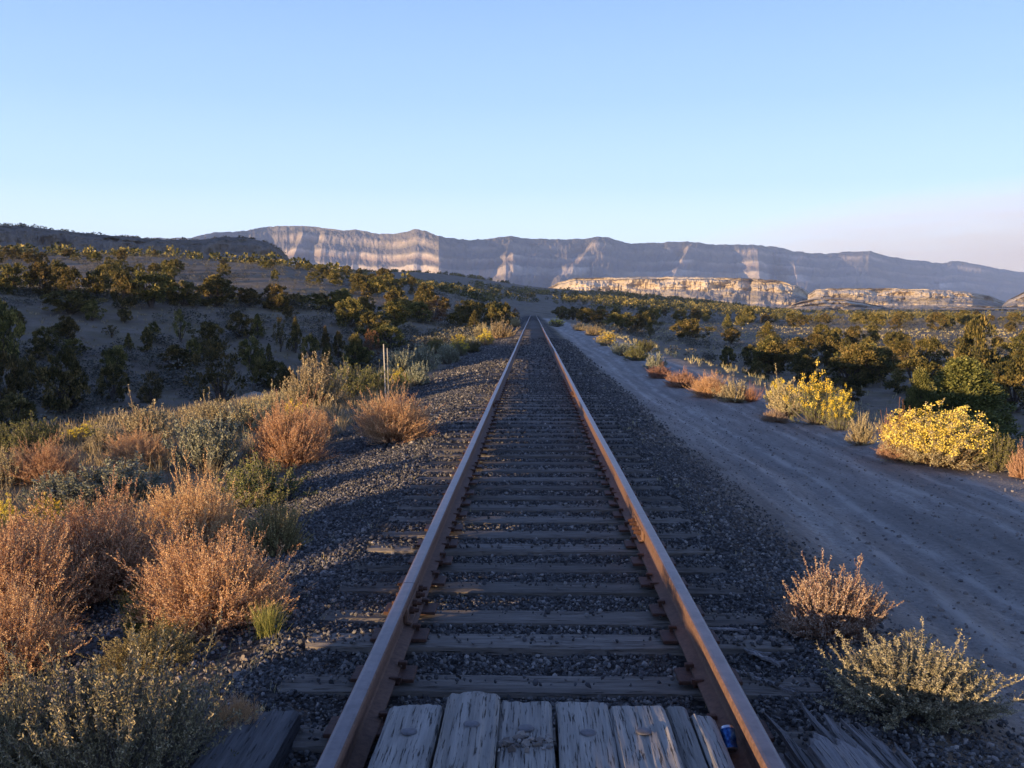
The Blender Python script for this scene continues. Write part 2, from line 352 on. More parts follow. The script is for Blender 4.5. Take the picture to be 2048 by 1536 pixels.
def H(x, y):
    x = np.asarray(x, float); y = np.asarray(y, float)
    xe, xr, wl, wr = masks(x, y)
    zc = np.interp(x, [-9, -6, -3.1, -1.75, -1.35, -.9, .9, 1.35, 1.8, 2.4, 3.4, 5.5, 8, 14], [-.42, -.38, -.30, -.075, -.03, -.055, -.055, -.03, -.07, -.2, -.22, -.2, -.25, -.4])
    n1 = fbm(x/1.1, y/2.4, 21, 4); n2 = fbm(x/.28, y/.28, 31, 3)
    rough = np.where(np.abs(x) < 1.5, .012, .035)
    zc = zc+n1*rough*(np.abs(x) > 1.45)+n2*.014+np.where(x < -1.5, fbm(x/.7, y/.9, 41, 3)*.07*sstep((-1.5-x)/1.2), 0)
    # wheel ruts on the road
    zc = zc-.045*np.exp(-((x-2.9-.1*np.sin(y/5))/.22)**2)-.04*np.exp(-((x-4.4-.1*np.sin(y/5+.5))/.25)**2)
    ye = sstep((y-262)/45.); w = np.maximum(np.maximum(wl, wr), ye)
    z = zc*(1-w)+far_z(x, y)*w
    # unseen earth bank added left of the camera, shaped to shade rails and planks
    u = x*SX+y*SY; v = x*SY-y*SX
    hb = np.interp(v, [-4.75, -4.4, -2.65, -2.35, 4, 8], [0, .88, .86, .84, .92, 0])
    return z+hb*np.exp(-((u+2.6)/.6)**4)*(x < -1.2)
def h1(x, y): return float(H(np.array([x]), np.array([y]))[0])

def build_ground():
    ang = np.unique(np.concatenate([np.arange(-180, -100, 4), np.arange(-100, -36, .8), np.arange(-36, 36, .16), np.arange(36, 180.1, 4)]))
    ang = np.radians(ang); lr = np.exp(np.linspace(math.log(.25), math.log(11500), 1000))
    A, R = np.meshgrid(ang, lr, indexing='ij')
    lim = np.where(np.abs(A) < math.radians(42), 11500, 900); Rr = np.minimum(R, lim*(1+0*R))
    X = CAM[0]+Rr*np.sin(A); Y = Rr*np.cos(A); Zz = H(X.ravel(), Y.ravel())
    x = X.ravel(); y = Y.ravel()
    keep_q = gridq(len(ang), len(lr))
    rr = Rr.ravel(); d = np.ptp(rr[keep_q], axis=1) > 1e-6; keep_q = keep_q[d]
    V = np.stack([x, y, Zz], 1)
    xe, xr, wl, wr = masks(x, y); ye = sstep((y-255)/30.)
    n = fbm(x/.8, y/1.5, 77, 3)*.5
    bal = sstep((x+3.6+n)/1.0)*sstep((2.15+n*1.6-x)/.9)*(1-ye)
    bal = bal*np.clip(sstep((y-4.2+n)/1.2)+(np.abs(x) < 1.5)+.25, 0, 1)
    road = sstep((x-1.7)/.5)*sstep((xr+.3-x)/.8)*(1-ye)*sstep((235-y)/30)
    cx = lambda c, ph: c+.13*np.sin(y/5+ph)+fbm(y/3, y*0+c, 61, 2)*.12
    rut = np.clip(sum(np.exp(-((x-cx(c, ph))/wd)**2) for c, ph, wd in ((2.55, 0, .07), (3.05, 0, .06), (3.95, .6, .07), (4.5, .6, .06), (4.85, 1.5, .09))), 0, 1)
    scr = np.clip((rr-70)/200, 0, .6)
    me = mesh('ground', V, keep_q[:, ::-1], [M['ground']], True, attrs={'ballast': bal, 'road': road, 'scrub': scr, 'rut': rut})
    kind(obj('ground', me), 'structure')
build_ground()

# ------------------------------------------------------------------ mountains and mesas
def scarp(name, px0, px1, nu, crest, rk, prof, mat, footz=8, back=400, flute=None, spurs=(), jag=0, vegk=None, bump=1., ridges=(), ridgeamp=([0, 1], [1, 1])):
    """an escarpment: crest heights by bearing at range rk(px); prof: (v, height fraction, run in metres)"""
    px = np.linspace(px0, px1, nu); b = np.array([bearing(p) for p in px])
    r0 = np.interp(px, *zip(*rk)); row = np.interp(px, *zip(*crest))
    zc = np.array([zrow(p, q, r) for p, q, r in zip(px, row, r0)])
    zc = zc+fbm(px/9, px*0, 3, 4)*jag*r0/2000
    nv = 90; v = np.linspace(0, 1, nv); pv, ph, prun = zip(*prof)
    hf = np.interp(v, pv, ph); run = np.interp(v, pv, prun)
    PX, VV = np.meshgrid(px, v, indexing='ij')
    Rg = r0[:, None]-run[None]
    for (tip0, tip1, v0, v1, wl, wr, A, w0) in spurs:      # a spur's edge runs from column tip0 at v0 to tip1 at v1
        t = np.clip((VV-v0)/max(v1-v0, 1e-3), 0, 1); tip = tip0+(tip1-tip0)*t; g = np.where(VV > v0, np.minimum(1, .25+t), 0)*sstep((VV-v0)/.05)*(1-np.clip((VV-v1)/.4, 0, 1)**1.5)
        d = PX-tip
        Rg = Rg-A*g*np.where(d < 0, np.clip(1+d/(wl*np.maximum(t, w0)), 0, 1), np.clip(1-d/wr, 0, 1)**1.3)
    for (per, amp, v0, seed, warp) in ridges:
        nn_ = vnoise(PX/per+warp*VV*100/per+.35*vnoise(PX/per*2.3, VV*3, seed+5), PX*0+3.3, seed); rg = 1-np.abs(2*nn_-1)
        Rg = Rg-amp*np.clip((VV-v0)/(1-v0), 0, 1)**.8*rg*np.interp(PX, *ridgeamp)
    if flute:
        for (sc_, amp, vlo, vhi, lean) in flute:
            n = fbm((PX+lean*VV*100)/sc_, VV*3+5, int(sc_*7), 4); Rg = Rg+n*amp*np.interp(PX, *ridgeamp)*sstep((VV-vlo)/.06)*sstep((vhi-VV)/.15)
    Zg = footz+(zc[:, None]-footz)*hf[None]
    Zg = Zg+fbm(PX/6, VV*20, 12, 3)*(zc[:, None]-footz)*.02*(VV > .02)*bump
    B = b[:, None]+0*VV
    X = CAM[0]+Rg*np.sin(B); Y = Rg*np.cos(B)
    # flat top going back, then down
    nb = 6; Xb = []; Yb = []; Zb = []
    for k in range(nb):
        rr = r0+back*(nb-k)/nb; Xb.append(CAM[0]+rr*np.sin(b)); Yb.append(rr*np.cos(b)); Zb.append(np.where(k == 0, -5, zc-(zc-footz)*.03*(nb-k)))
    X = np.concatenate([np.array(Xb).T, X], 1); Y = np.concatenate([np.array(Yb).T, Y], 1); Zg = np.concatenate([np.array(Zb).T, Zg], 1)
    va = np.concatenate([np.zeros((nu, nb)), VV], 1)
    vg = np.interp(va, *zip(*(vegk or [(0, 1), (1, .6)])))
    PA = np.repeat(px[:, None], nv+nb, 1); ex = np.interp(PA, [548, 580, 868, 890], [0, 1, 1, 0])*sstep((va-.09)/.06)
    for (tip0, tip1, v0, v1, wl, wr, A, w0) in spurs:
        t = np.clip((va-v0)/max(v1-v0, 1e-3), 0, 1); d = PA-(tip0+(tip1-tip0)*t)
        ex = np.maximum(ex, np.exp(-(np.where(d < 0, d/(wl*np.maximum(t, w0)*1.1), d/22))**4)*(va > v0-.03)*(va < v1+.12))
    shade_tint = (1-ex)*np.clip(.72+.5*fbm(PA/28, va*14, 91, 4), .3, .95)  # shade painted in: strata dulled on unlit walls, kept bright on sunlit facets
    me = mesh(name, np.stack([X.ravel(), Y.ravel(), Zg.ravel()], 1), gridq(nu, nv+nb)[:, ::-1], [mat], False, attrs={'v': va.ravel(), 'veg': vg.ravel(), 'shade_tint': shade_tint.ravel()})
    o = kind(obj(name, me), 'structure'); return px, b, r0, zc

buff, buff2, tal, sh = (.78, .64, .44), (.66, .53, .36), (.44, .365, .27), (.24, .20, .16)
M['mountain'] = m_rock('mountain_strata', [(0, (.16, .14, .11)), (.12, (.235, .205, .165)), (.15, (.6, .48, .36)), (.19, (.24, .21, .175)), (.285, (.245, .215, .18)), (.30, (.70, .57, .43)), (.335, (.36, .26, .2)), (.36, (.26, .21, .175)), (.41, (.245, .215, .18)), (.425, (.76, .63, .48)), (.485, (.68, .55, .42)), (.51, (.29, .245, .2)), (.62, (.25, .215, .18)), (1, (.2, .18, .15))], (.21, .18, .155), vscale=.012, vamt=.6, bsc=.006, bamt=.45, shade_tint=(.20, .18, .155))
M['mesa'] = m_rock('mesa_sandstone', [(0, (.22, .18, .13)), (.06, buff), (.10, sh), (.14, buff2), (.2, buff), (.42, buff), (.46, tal), (.7, (.30, .255, .20)), (.74, buff2), (.8, tal), (1, (.23, .2, .16))], (.2, .17, .14), vscale=.05, vamt=.6)
M['leftmesa'] = m_rock('brown_mesa_rock', [(0, (.18, .145, .11)), (.2, (.2, .165, .125)), (.45, (.26, .21, .16)), (1, (.2, .17, .13))], (.13, .11, .09), vscale=.12, vamt=.8)
t_ = 43
def recede(px, x0, y0, a):
    th = bearing(px); t = math.tan(th); c_, s_ = math.cos(math.radians(a)), math.sin(math.radians(a))
    k = (t*y0-x0)/(c_-t*s_); return math.hypot(x0+c_*k, y0+s_*k)
x0_, y0_ = polar(878, 4500)
mk = [(-400, 4300), (380, 4420), (540, 4760), (580, 4720), (640, 4700), (690, 4600), (760, 4560), (878, 4400)]+[(p, recede(p, x0_, y0_, 44)) for p in (900, 1000, 1100, 1250, 1400, 1600, 1800, 2048, 2250)]
crest = [(-400, 470), (270, 472), (290, 476), (380, 476), (430, 465), (480, 463), (520, 457), (560, 451), (600, 452), (640, 455), (690, 461), (715, 459), (760, 468), (800, 467), (830, 459), (850, 460), (878, 472), (930, 480), (980, 477), (1018, 472), (1050, 477), (1100, 478), (1165, 478), (1195, 473), (1215, 475), (1260, 488), (1340, 484), (1375, 483), (1420, 489), (1470, 489), (1520, 491), (1560, 495), (1590, 503), (1650, 508), (1700, 503), (1740, 502), (1775, 514), (1810, 518), (1850, 523), (1880, 527), (1910, 521), (1960, 530), (2000, 538), (2048, 545), (2250, 560)]
prof_m = [(0, 1, 0), (.12, .90, 60), (.16, .84, 80), (.20, .78, 90), (.28, .70, 150), (.34, .60, 165), (.41, .53, 215), (.485, .42, 232), (.60, .30, 330), (.8, .12, 560), (1, -.03, 1100)]
spurs_m = [(612, 574, .08, .55, 30, 50, 200, .3), (655, 640, .02, .4, 30, 80, 150, .4), (1026, 1027, .22, .55, 58, 260, 300, .12), (1195, 1130, .03, .6, 45, 150, 260, .15), (1385, 1335, .03, .62, 34, 160, 260, .2), (1512, 1520, .05, .62, 62, 30, 520, .8), (1580, 1600, .06, .7, 56, 260, 520, .7), (1735, 1735, .0, .06, 50, 200, 200, .8), (1945, 1960, .0, .1, 50, 200, 240, .7), (1875, 1880, .35, .55, 25, 160, 260, .3)]
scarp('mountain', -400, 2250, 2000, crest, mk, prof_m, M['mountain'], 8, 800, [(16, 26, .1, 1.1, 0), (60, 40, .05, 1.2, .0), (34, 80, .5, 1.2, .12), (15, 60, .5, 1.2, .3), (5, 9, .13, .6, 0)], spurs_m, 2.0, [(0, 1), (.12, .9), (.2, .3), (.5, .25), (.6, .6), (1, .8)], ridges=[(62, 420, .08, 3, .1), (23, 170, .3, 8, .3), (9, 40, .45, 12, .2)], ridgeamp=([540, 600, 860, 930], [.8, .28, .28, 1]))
prof_s = [(0, 1, 0), (.05, .97, 6), (.07, .93, 8), (.13, .90, 24), (.16, .84, 27), (.42, .60, 34), (.5, .52, 50), (.72, .24, 90), (.75, .17, 94), (1, -.05, 160)]
fl = [(9, 16, .1, .55, 0), (3.1, 7, .14, .6, 0), (11, 13, .42, 1.3, .12), (38, 40, .05, 1.3, 0), (90, 70, .02, 1.3, 0)]
scarp('mesa', 1085, 1660, 560, [(1085, 580), (1100, 573), (1120, 563), (1150, 556), (1200, 555), (1350, 553), (1450, 555), (1520, 558), (1560, 561), (1590, 570), (1620, 585), (1660, 606)], [(1085, 2450), (1130, 2280), (1150, 2220), (1480, 2120), (1500, 2160), (1515, 2105), (1590, 2120), (1600, 2170), (1660, 2420)], prof_s, M['mesa'], 3, 420, fl, (), 1.6, [(0, 1), (.13, .8), (.16, .12), (.45, .12), (.7, .5), (1, .9)], ridges=[(30, 24, .42, 4, .1), (12, 12, .42, 6, .2)])
scarp('mesa', 1615, 2035, 420, [(1615, 588), (1630, 579), (1660, 577), (1750, 576), (1850, 578), (1930, 583), (1980, 591), (2010, 604), (2035, 615)], [(1615, 1950), (1640, 1880), (1900, 1830), (1945, 1840), (1955, 1880), (2035, 2120)], prof_s, M['mesa'], 3, 380, fl, (), 1.4, [(0, 1), (.13, .8), (.16, .12), (.4, .15), (.6, .6), (1, .95)], ridges=[(34, 24, .42, 14, .1), (13, 12, .42, 16, .2)])
scarp('mesa', 2000, 2350, 200, [(2000, 616), (2015, 600), (2048, 583), (2100, 570), (2350, 560)], [(2000, 1800), (2350, 1650)], prof_s, M['mesa'], 3, 300, fl, (), .6, [(0, .4), (1, .2)])
scarp('hill', 1535, 1800, 200, [(1535, 626), (1570, 614), (1600, 603), (1625, 597), (1680, 598), (1720, 604), (1760, 612), (1800, 622)], [(1535, 1500), (1620, 1440), (1690, 1430), (1800, 1560)], [(0, 1, 0), (.1, .9, 6), (.2, .75, 10), (.45, .6, 40), (.6, .35, 46), (.75, .25, 70), (1, -.1, 120)], M['mesa'], 1.5, 200, fl, (), .6, [(0, 1), (.1, .4), (.2, .4), (.3, 1), (.5, .3), (.7, .5), (1, 1)])
scarp('hill', 1860, 2120, 160, [(1860, 622), (1900, 614), (1950, 611), (2000, 613), (2120, 617)], [(1860, 1400), (1930, 1350), (2120, 1450)], [(0, 1, 0), (.1, .9, 6), (.25, .6, 12), (.6, .35, 50), (1, -.2, 120)], M['mesa'], 1.5, 150, fl, (), .4, [(0, 1), (.1, .4), (.25, .4), (.4, .9), (1, 1)])
prof_l = [(0, 1, 0), (.15, .93, 14), (.35, .78, 26), (.45, .62, 30), (.7, .35, 60), (1, -.1, 110)]
LM = scarp('hill', -900, 585, 500, [(-900, 395), (-300, 436), (0, 450), (60, 453), (130, 462), (200, 469), (280, 476), (340, 480), (400, 480), (450, 474), (500, 476), (540, 486), (565, 500), (585, 524)], [(-900, 380)]+[(p, recede(p, *polar(0, 470), 52)) for p in (-300, 0, 150, 300, 450, 550)]+[(585, 740)], prof_l, M['leftmesa'], 14, 160, [(22, 9, .2, 1.2, 0), (60, 14, .1, 1.2, .1)], (), .35, [(0, 1), (.2, .9), (.45, .45), (1, .8)])

# ------------------------------------------------------------------ track: ballast, ties, rails
def ico():
    t = (1+5**.5)/2
    V = np.array([(-1, t, 0), (1, t, 0), (-1, -t, 0), (1, -t, 0), (0, -1, t), (0, 1, t), (0, -1, -t), (0, 1, -t), (t, 0, -1), (t, 0, 1), (-t, 0, -1), (-t, 0, 1)])/math.hypot(1, t)
    T = np.array([(0, 11, 5), (0, 5, 1), (0, 1, 7), (0, 7, 10), (0, 10, 11), (1, 5, 9), (5, 11, 4), (11, 10, 2), (10, 7, 6), (7, 1, 8), (3, 9, 4), (3, 4, 2), (3, 2, 6), (3, 6, 8), (3, 8, 9), (4, 9, 5), (2, 4, 11), (6, 2, 10), (8, 6, 7), (9, 8, 1)])
    return V, T
def rand_rot(g, n):
    q = g.normal(size=(n, 4)); q /= np.linalg.norm(q, axis=1)[:, None]; a, b, c, d = q.T
    return np.stack([1-2*(c*c+d*d), 2*(b*c-a*d), 2*(b*d+a*c), 2*(b*c+a*d), 1-2*(b*b+d*d), 2*(c*d-a*b), 2*(b*d-a*c), 2*(c*d+a*b), 1-2*(b*b+c*c)], 1).reshape(n, 3, 3)
def stones(name, x, y, s, g, mat, dz=0, z=None):
    V0, T0 = ico(); n = len(x)
    L = V0[None]*(1+g.normal(size=(n, 12, 1))*.22)*g.uniform(.5, 1.25, (n, 1, 3))*s[:, None, None]
    L = np.einsum('nij,nkj->nki', rand_rot(g, n), L)
    zz = H(x, y) if z is None else z
    L += np.stack([x, y, zz+s*.35+dz], 1)[:, None]
    T = (T0[None]+(np.arange(n)*12)[:, None, None]).reshape(-1, 3)
    me = mesh(name, L.reshape(-1, 3), T, [mat], False, attrs={'rnd': np.repeat(g.random(n), 12)})
    return kind(obj(name, me), 'stuff')
TIE_Y = [2.85, 3.4, 3.95, 4.55, 5.11, 5.57, 6.16, 6.67]
g = rng_(11)
while TIE_Y[-1] < 268: TIE_Y.append(TIE_Y[-1]+.522+g.uniform(-.035, .035))
TIE_Y = np.array(TIE_Y)
g = rng_(5); xs = []; ys = []; ss = []
for (ya, yb, den, sa, sb) in ((3.2, 7, 2600, .006, .015), (7, 13, 1300, .007, .0175), (13, 26, 420, .010, .025), (26, 60, 60, .022, .042)):
    n = int(den*(yb-ya)*5.3); x = g.uniform(-3.2, 2.1, n); y = g.uniform(ya, yb, n)
    keep = (g.random(n) < np.clip((2.15-x)/.5, 0, 1)*np.clip((x+3.2)/.9, .12, 1)*np.where((x < -1.5) & (y < 5.8), .14, 1))
    d = np.abs(y[:, None]-TIE_Y[None, :140]).min(1); ontie = (d < .105) & (np.abs(x) < 1.26)
    keep &= (~ontie) | (g.random(n) < np.clip(.10+(y-6)*.06+.35*(np.abs(x) > .9), .10, .62)); keep &= ~((np.abs(np.abs(x)-.7525) < .08)); keep &= ~((y < 4.0) & (np.abs(x) < .7))
    xs.append(x[keep]); ys.append(y[keep]); ss.append((sa+(sb-sa)*g.random(n)**1.8)[keep])
x = np.concatenate(xs); y = np.concatenate(ys); s = np.concatenate(ss)
d = np.abs(y[:, None]-TIE_Y[None, :140]).min(1)
zz = np.where((d < .105) & (np.abs(x) < 1.26), .0, H(x, y))
stones('track_ballast', x, y, s, g, M['ballast'], 0, zz)
n = 5200; x = g.uniform(-3.2, -1.35, n); y = g.uniform(3.3, 8, n); s = .005+.013*g.random(n)**2.2
stones('gravel', x, y, s, g, M['pebble'])
n = 9000; x = 1.7+4.2*g.random(n)**1.3; y = 3.5+g.random(n)**1.6*18; s = .004+.014*g.random(n)**3
stones('road_gravel', x, y, s, g, M['pebble'], -.002)

# ties
def tie_mesh(k):
    g = rng_(100+k); nx = 40; ny = 9; L = 2.5; W = .215
    X, Y = np.meshgrid(np.linspace(-L/2, L/2, nx), np.linspace(-W/2, W/2, ny), indexing='ij')
    edge = np.minimum(1, (W/2-np.abs(Y))/.018)
    Zt = -.012*(1-edge)**2+fbm(X*1.2+k*9, Y*30, k, 3)*.008-.014*np.clip(fbm(X*.9+3*k, Y*9+k, k+5, 3), 0, 1)
    Yj = Y+np.where(np.abs(Y) > W/2-.001, fbm(X*3, Y*0+k, k+9, 3)*.014, 0)
    Xj = X+np.where(np.abs(X) > L/2-.001, fbm(Y*14, X*0+k, k+19, 3)*.035, 0)
    top = np.stack([Xj, Yj, Zt], 2).reshape(-1, 3); bot = top.copy(); bot[:, 2] = -.17
    q = gridq(nx, ny); idx = np.arange(nx*ny).reshape(nx, ny); n = nx*ny
    per = np.concatenate([idx[:, 0], idx[-1, 1:], idx[-2::-1, -1], idx[0, -2:0:-1]]); nxt = np.roll(per, -1)
    side = np.stack([per, per+n, nxt+n, nxt], 1)
    return mesh('tie', np.concatenate([top, bot]), [q, side], [M['tie']], False)
TIES = [tie_mesh(k) for k in range(7)]
pm = MB()
pm.box((0, 0, .0085), (.29, .18, .017), bev=.004)
PLATE = pm.me('tie_plate', [M['darkrust']])
sm = MB(); sm.box((0, 0, .012), (.018, .016, .03)); sm.box((-.006, 0, .032), (.042, .032, .016), bev=.004); SPIKE = sm.me('spike', [M['darkrust']])
ORD = ['first', 'second', 'third', 'fourth', 'fifth', 'sixth', 'seventh', 'eighth', 'ninth', 'tenth', 'eleventh', 'twelfth', 'thirteenth', 'fourteenth', 'fifteenth', 'sixteenth', 'seventeenth', 'eighteenth', 'nineteenth', 'twentieth']
g = rng_(8)
far_ties = MB()
vis = [y for y in TIE_Y if y > 4.2]
for i, y in enumerate(TIE_Y):
    j = i-3
    if j < 0: lab = 'weathered wooden tie under the grey crossing planks'
    elif j < 14: lab = f'{ORD[j]} weathered wooden tie beyond the ends of the grey crossing planks'
    elif j < 60: lab = 'small weathered tie in the middle stretch of the track'
    else: lab = 'tiny dark tie where the rails run together far off'
    if j >= 294: break
    xo = g.uniform(-.05, .05); rz = g.uniform(-.012, .012); dz = g.uniform(-.028, -.002)-.012*min(1, max(0, (y-6)/12))
    me = TIES[g.integers(7)]
    if y < 24:
        r = thing('railway_tie', lab, 'railway tie', (0, y, 0), 0, 'wooden ties under the rails')
        obj('timber', me, r, (xo, 0, dz), (0, 0, rz+(PI if g.random() < .5 else 0)))
        for sx in (-1, 1):
            p = obj('tie_plate', PLATE, r, (sx*.7525, 0, .003))
            for q, (ox, oy) in enumerate(((-.085, .05), (.085, -.05), (.085, .05))[:2 if y < 13 else 1]):
                ox = ox*(-1 if sx < 0 else 1)
                obj('spike', SPIKE, p, (ox, oy, .012), (0, 0, 0 if ox > 0 else PI))
    else:
        o = obj('railway_tie', me, None, (xo, y, dz), (0, 0, rz+(PI if g.random() < .5 else 0)))
        tag(o, lab, 'railway tie', 'wooden ties under the rails')

# rails
RP = [(-.07, .02), (.07, .02), (.07, .031), (.014, .045), (.009, .06), (.009, .135), (.014, .146), (.035, .152), (.0355, .18), (.030, .187), (.018, .19), (-.018, .19), (-.030, .187), (-.0355, .18), (-.035, .152), (-.014, .146), (-.009, .135), (-.009, .06), (-.014, .045), (-.07, .031)]
def rail_mesh(sx, y0, y1, seed):
    ys = np.unique(np.concatenate([np.linspace(y0, y1, max(8, int((y1-y0)/.8)))]))
    P = np.array(RP); n = len(P)
    xo = sx*.7525+fbm(ys/9, ys*0+seed, seed, 3)*.014*sstep((ys-4)/5); zo = fbm(ys/7, ys*0+seed+4, seed+3, 3)*.012*sstep((ys-4)/5)
    V = np.stack([P[None, :, 0]+xo[:, None], ys[:, None]+0*P[None, :, 0], P[None, :, 1]+zo[:, None]], 2).reshape(-1, 3)
    Q = []; mi = []
    for k in range(len(ys)-1):
        for i in range(n):
            j = (i+1) % n; Q.append((k*n+i, k*n+j, (k+1)*n+j, (k+1)*n+i)); mi.append(1 if i in (9, 10, 11) else 0)
    # end caps
    me = mesh('rail', V, np.array(Q), [M['rust'], M['railtop']], False, mi)
    return me
def joint(parent, sx, y):
    for side in (-1, 1):
        b = MB(); b.box((sx*.7525+side*.021, y, .092), (.022, .61, .075), bev=.005); b.box((sx*.7525+side*.036, y, .056), (.034, .61, .016), ry=side*.25, bev=.004)
        jb = obj('joint_bar', b.me('joint_bar', [M['rust']]), parent)
        if True:
            for k, oy in enumerate((-.21, -.08, .08, .21)):
                q = MB(); rr = .021
                q.lathe((sx*.7525+side*.034, y+oy, .098), [(0, 0), (rr, 0), (rr, side*.022), (.012, side*.024), (.012, side*.048), (0, side*.048)], 6 if (k % 2) else 8, 'X')
                obj('bolt', q.me('bolt', [M['darkrust']]), jb)
for sx, side, y1s, lab in ((-1, 'left', 5.47, 'long rusty rail with bluish worn top nearest the rust-red bushes'), (1, 'right', 7.38, 'long rusty rail with sunlit orange flank beside the dirt road')):
    r = thing('rail', lab, 'rail', (0, 0, 0), 0, 'rails of the track')
    obj('rail_bar', rail_mesh(sx, -3, y1s-.003, 40), r, None); obj('rail_bar', rail_mesh(sx, y1s+.003, y1s+11.9, 40), r); obj('rail_bar', rail_mesh(sx, y1s+11.906, 272, 40), r)
    joint(r, sx, y1s); joint(r, sx, y1s+11.9)
    ga = rng_(60+sx)
    for k, y in enumerate(TIE_Y[3:30]):
        if ga.random() < .62 and abs(y-y1s) > .4:
            oy = .125*(1 if ga.random() < .5 else -1)
            b = MB(); b.box((sx*.7525-sx*.062, y+oy, .026), (.05, .024, .034), bev=.005); b.box((sx*.7525, y+oy, .013), (.17, .024, .012), bev=.003)
            b.box((sx*.7525-sx*.088, y+oy, .034), (.014, .03, .022))
            obj('rail_anchor', b.me('rail_anchor', [M['darkrust']]), r)

# crossing planks
def plank_mesh(name, x0, x1, y0, y1, th, seed, mat, warp=0., rag=.015, split=False, tilt=0, endcurve=0):
    nx = 15; ny = 70; g = rng_(seed)
    U, Y = np.meshgrid(np.linspace(0, 1, nx), np.linspace(y0, y1, ny)**1.0, indexing='ij')
    X = x0+(x1-x0)*U; e = np.minimum(U, 1-U)*(x1-x0)
    Zt = -.014*(1-np.minimum(1, e/.016))**2+fbm(X*38, Y*2.2, seed, 4)*.008-.02*np.clip(fbm(X*20+7, Y*1.1, seed+3, 3)-.1, 0, 1)
    Zt += tilt*(U-.5)
    endd = (y1-Y); Zt += -.02*(1-np.minimum(1, endd/.03))**2+warp*np.exp(-endd/.12)-endcurve*np.exp(-endd/.05)
    Yj = Y+(fbm(X*30, X*0+seed, seed+7, 3)*rag-endcurve*1.5*(2*U-1)**2)*np.exp(-endd/.05)
    Xj = X+np.where((U == 0) | (U == 1), fbm(Y*3, Y*0+seed, seed+11, 3)*.008, 0)
    top = np.stack([Xj, Yj, Zt], 2).reshape(-1, 3); bot = top.copy(); bot[:, 2] = -th
    q = gridq(nx, ny)[:, ::-1][:, ::-1]; idx = np.arange(nx*ny).reshape(nx, ny); n = nx*ny
    per = np.concatenate([idx[:, 0], idx[-1, 1:], idx[-2::-1, -1], idx[0, -2:0:-1]]); nxt = np.roll(per, -1)
    return mesh(name, np.concatenate([top, bot]), [q, np.stack([per, per+n, nxt+n, nxt], 1)], [mat], False)
PT = .15
pl = [(-.624, -.411, 3.88, .0, 'leftmost grey crossing plank beside the left rail gap', .05, .0),
      (-.402, -.192, 4.00, .022, 'grey crossing plank with raised rounded end sticking out furthest', .04, .03),
      (-.187, .018, 3.92, .0, 'grey crossing plank with a handful of pebbles lying across it', .035, 0),
      (.032, .2375, 3.915, .002, 'grey crossing plank between two wide dark gaps, right of the pebbles', .045, 0),
      (.242, .46, 3.90, .0, 'broad grey crossing plank with a large bolt head, second from right', .05, .008)]
for k, (a, b, ye, zo, lab, bs, ec) in enumerate(pl):
    o = thing('crossing_plank', lab, 'plank', (0, 0, PT+zo), 0, 'grey planks of the crossing')
    obj('board', plank_mesh('board', a, b, 1.6, ye, .14, 200+k, M['plank'], 0, .012, endcurve=ec), o)
    q = MB(); q.lathe(((a+b)/2+.01*(k % 2), 3.585+.02*(k % 3), .002), [(.031, 0), (.030, .004), (.022, .006), (0, .0065)], 14); obj('bolt_head', q.me('bolt_head', [M['bolt']], True), o)
o = thing('crossing_plank', 'split grey crossing plank beside the blue can and right rail', 'plank', (0, 0, PT-.01), 0, 'grey planks of the crossing')
obj('board', plank_mesh('board', .468, .55, 1.6, 3.91, .14, 230, M['plank']), o)
obj('board_piece', plank_mesh('board_piece', .556, .645, 1.6, 3.83, .14, 231, M['plank'], tilt=-.012), o)
o = tag(obj('timber', plank_mesh('timber', -1.32, -1.02, 1.5, 4.02, .16, 240, M['timber'], 0, .04, tilt=.01), None, (0, 0, .06)), 'thick dark timber lying outside the left rail', 'timber')
g = rng_(41); n = 46
x = g.normal(-.09, .06, n); y = 3.50+g.normal(0, .035, n); s = .006+.014*g.random(n)**2
stones('pebbles', np.clip(x, -.18, .0), y, s, g, M['pebble'], 0, np.full(n, PT))
# splintered outer plank
def splinters(name, segs, seed, mat):
    g = rng_(seed); b = MB()
    for (xa, ya, za, xb, yb, zb, wa, ta) in segs:
        d = np.array([xb-xa, yb-ya, zb-za]); n = 6; t = np.linspace(0, 1, n); side = np.array([d[1], -d[0], 0]); side /= np.linalg.norm(side)+1e-9
        wv = wa*np.array([.8, 1, 1, .9, .7, .15]); V = []
        for k in range(n):
            p = np.array([xa, ya, za])+d*t[k]+side*g.normal(0, .006)+np.array([0, 0, g.normal(0, .003)])
            for (sx, sz) in ((-1, 0), (1, 0), (.8, 1), (-.8, 1)): V.append(p+side*sx*wv[k]/2+np.array([0, 0, sz*ta*(1-.5*t[k])]))
        Q = [(k*4+i, k*4+(i+1) % 4, (k+1)*4+(i+1) % 4, (k+1)*4+i) for k in range(n-1) for i in range(4)]+[(0, 3, 2, 1), (n*4-4, n*4-3, n*4-2, n*4-1)]
        b.add(V, Q)
    return b.me(name, [mat])
g = rng_(77); segs = []
for k in range(34):
    u = g.random(); xa = .96+.40*u; ln = g.uniform(.1, .55)*(1.1-.5*abs(u-.45))
    segs.append((xa+g.normal(0, .015), 3.15+g.uniform(-.5, .25), g.uniform(-.03, .015), xa+g.normal(-.05, .05), 3.62+ln, g.uniform(-.055, -.01), g.uniform(.018, .06), g.uniform(.012, .035)))
sp = thing('splintered_plank', 'splintered decaying plank outside the right rail', 'plank', (0, 0, .05))
obj('board', plank_mesh('board', .97, 1.14, 1.6, 3.78, .12, 261, M['splinter'], 0, .16, tilt=.02), sp, (0, 0, -.012), (0, .04, .03))
obj('board_piece', plank_mesh('board_piece', 1.16, 1.37, 1.6, 3.62, .12, 263, M['splinter'], 0, .22, tilt=-.02), sp, (0, 0, 0), (0, -.03, .05))
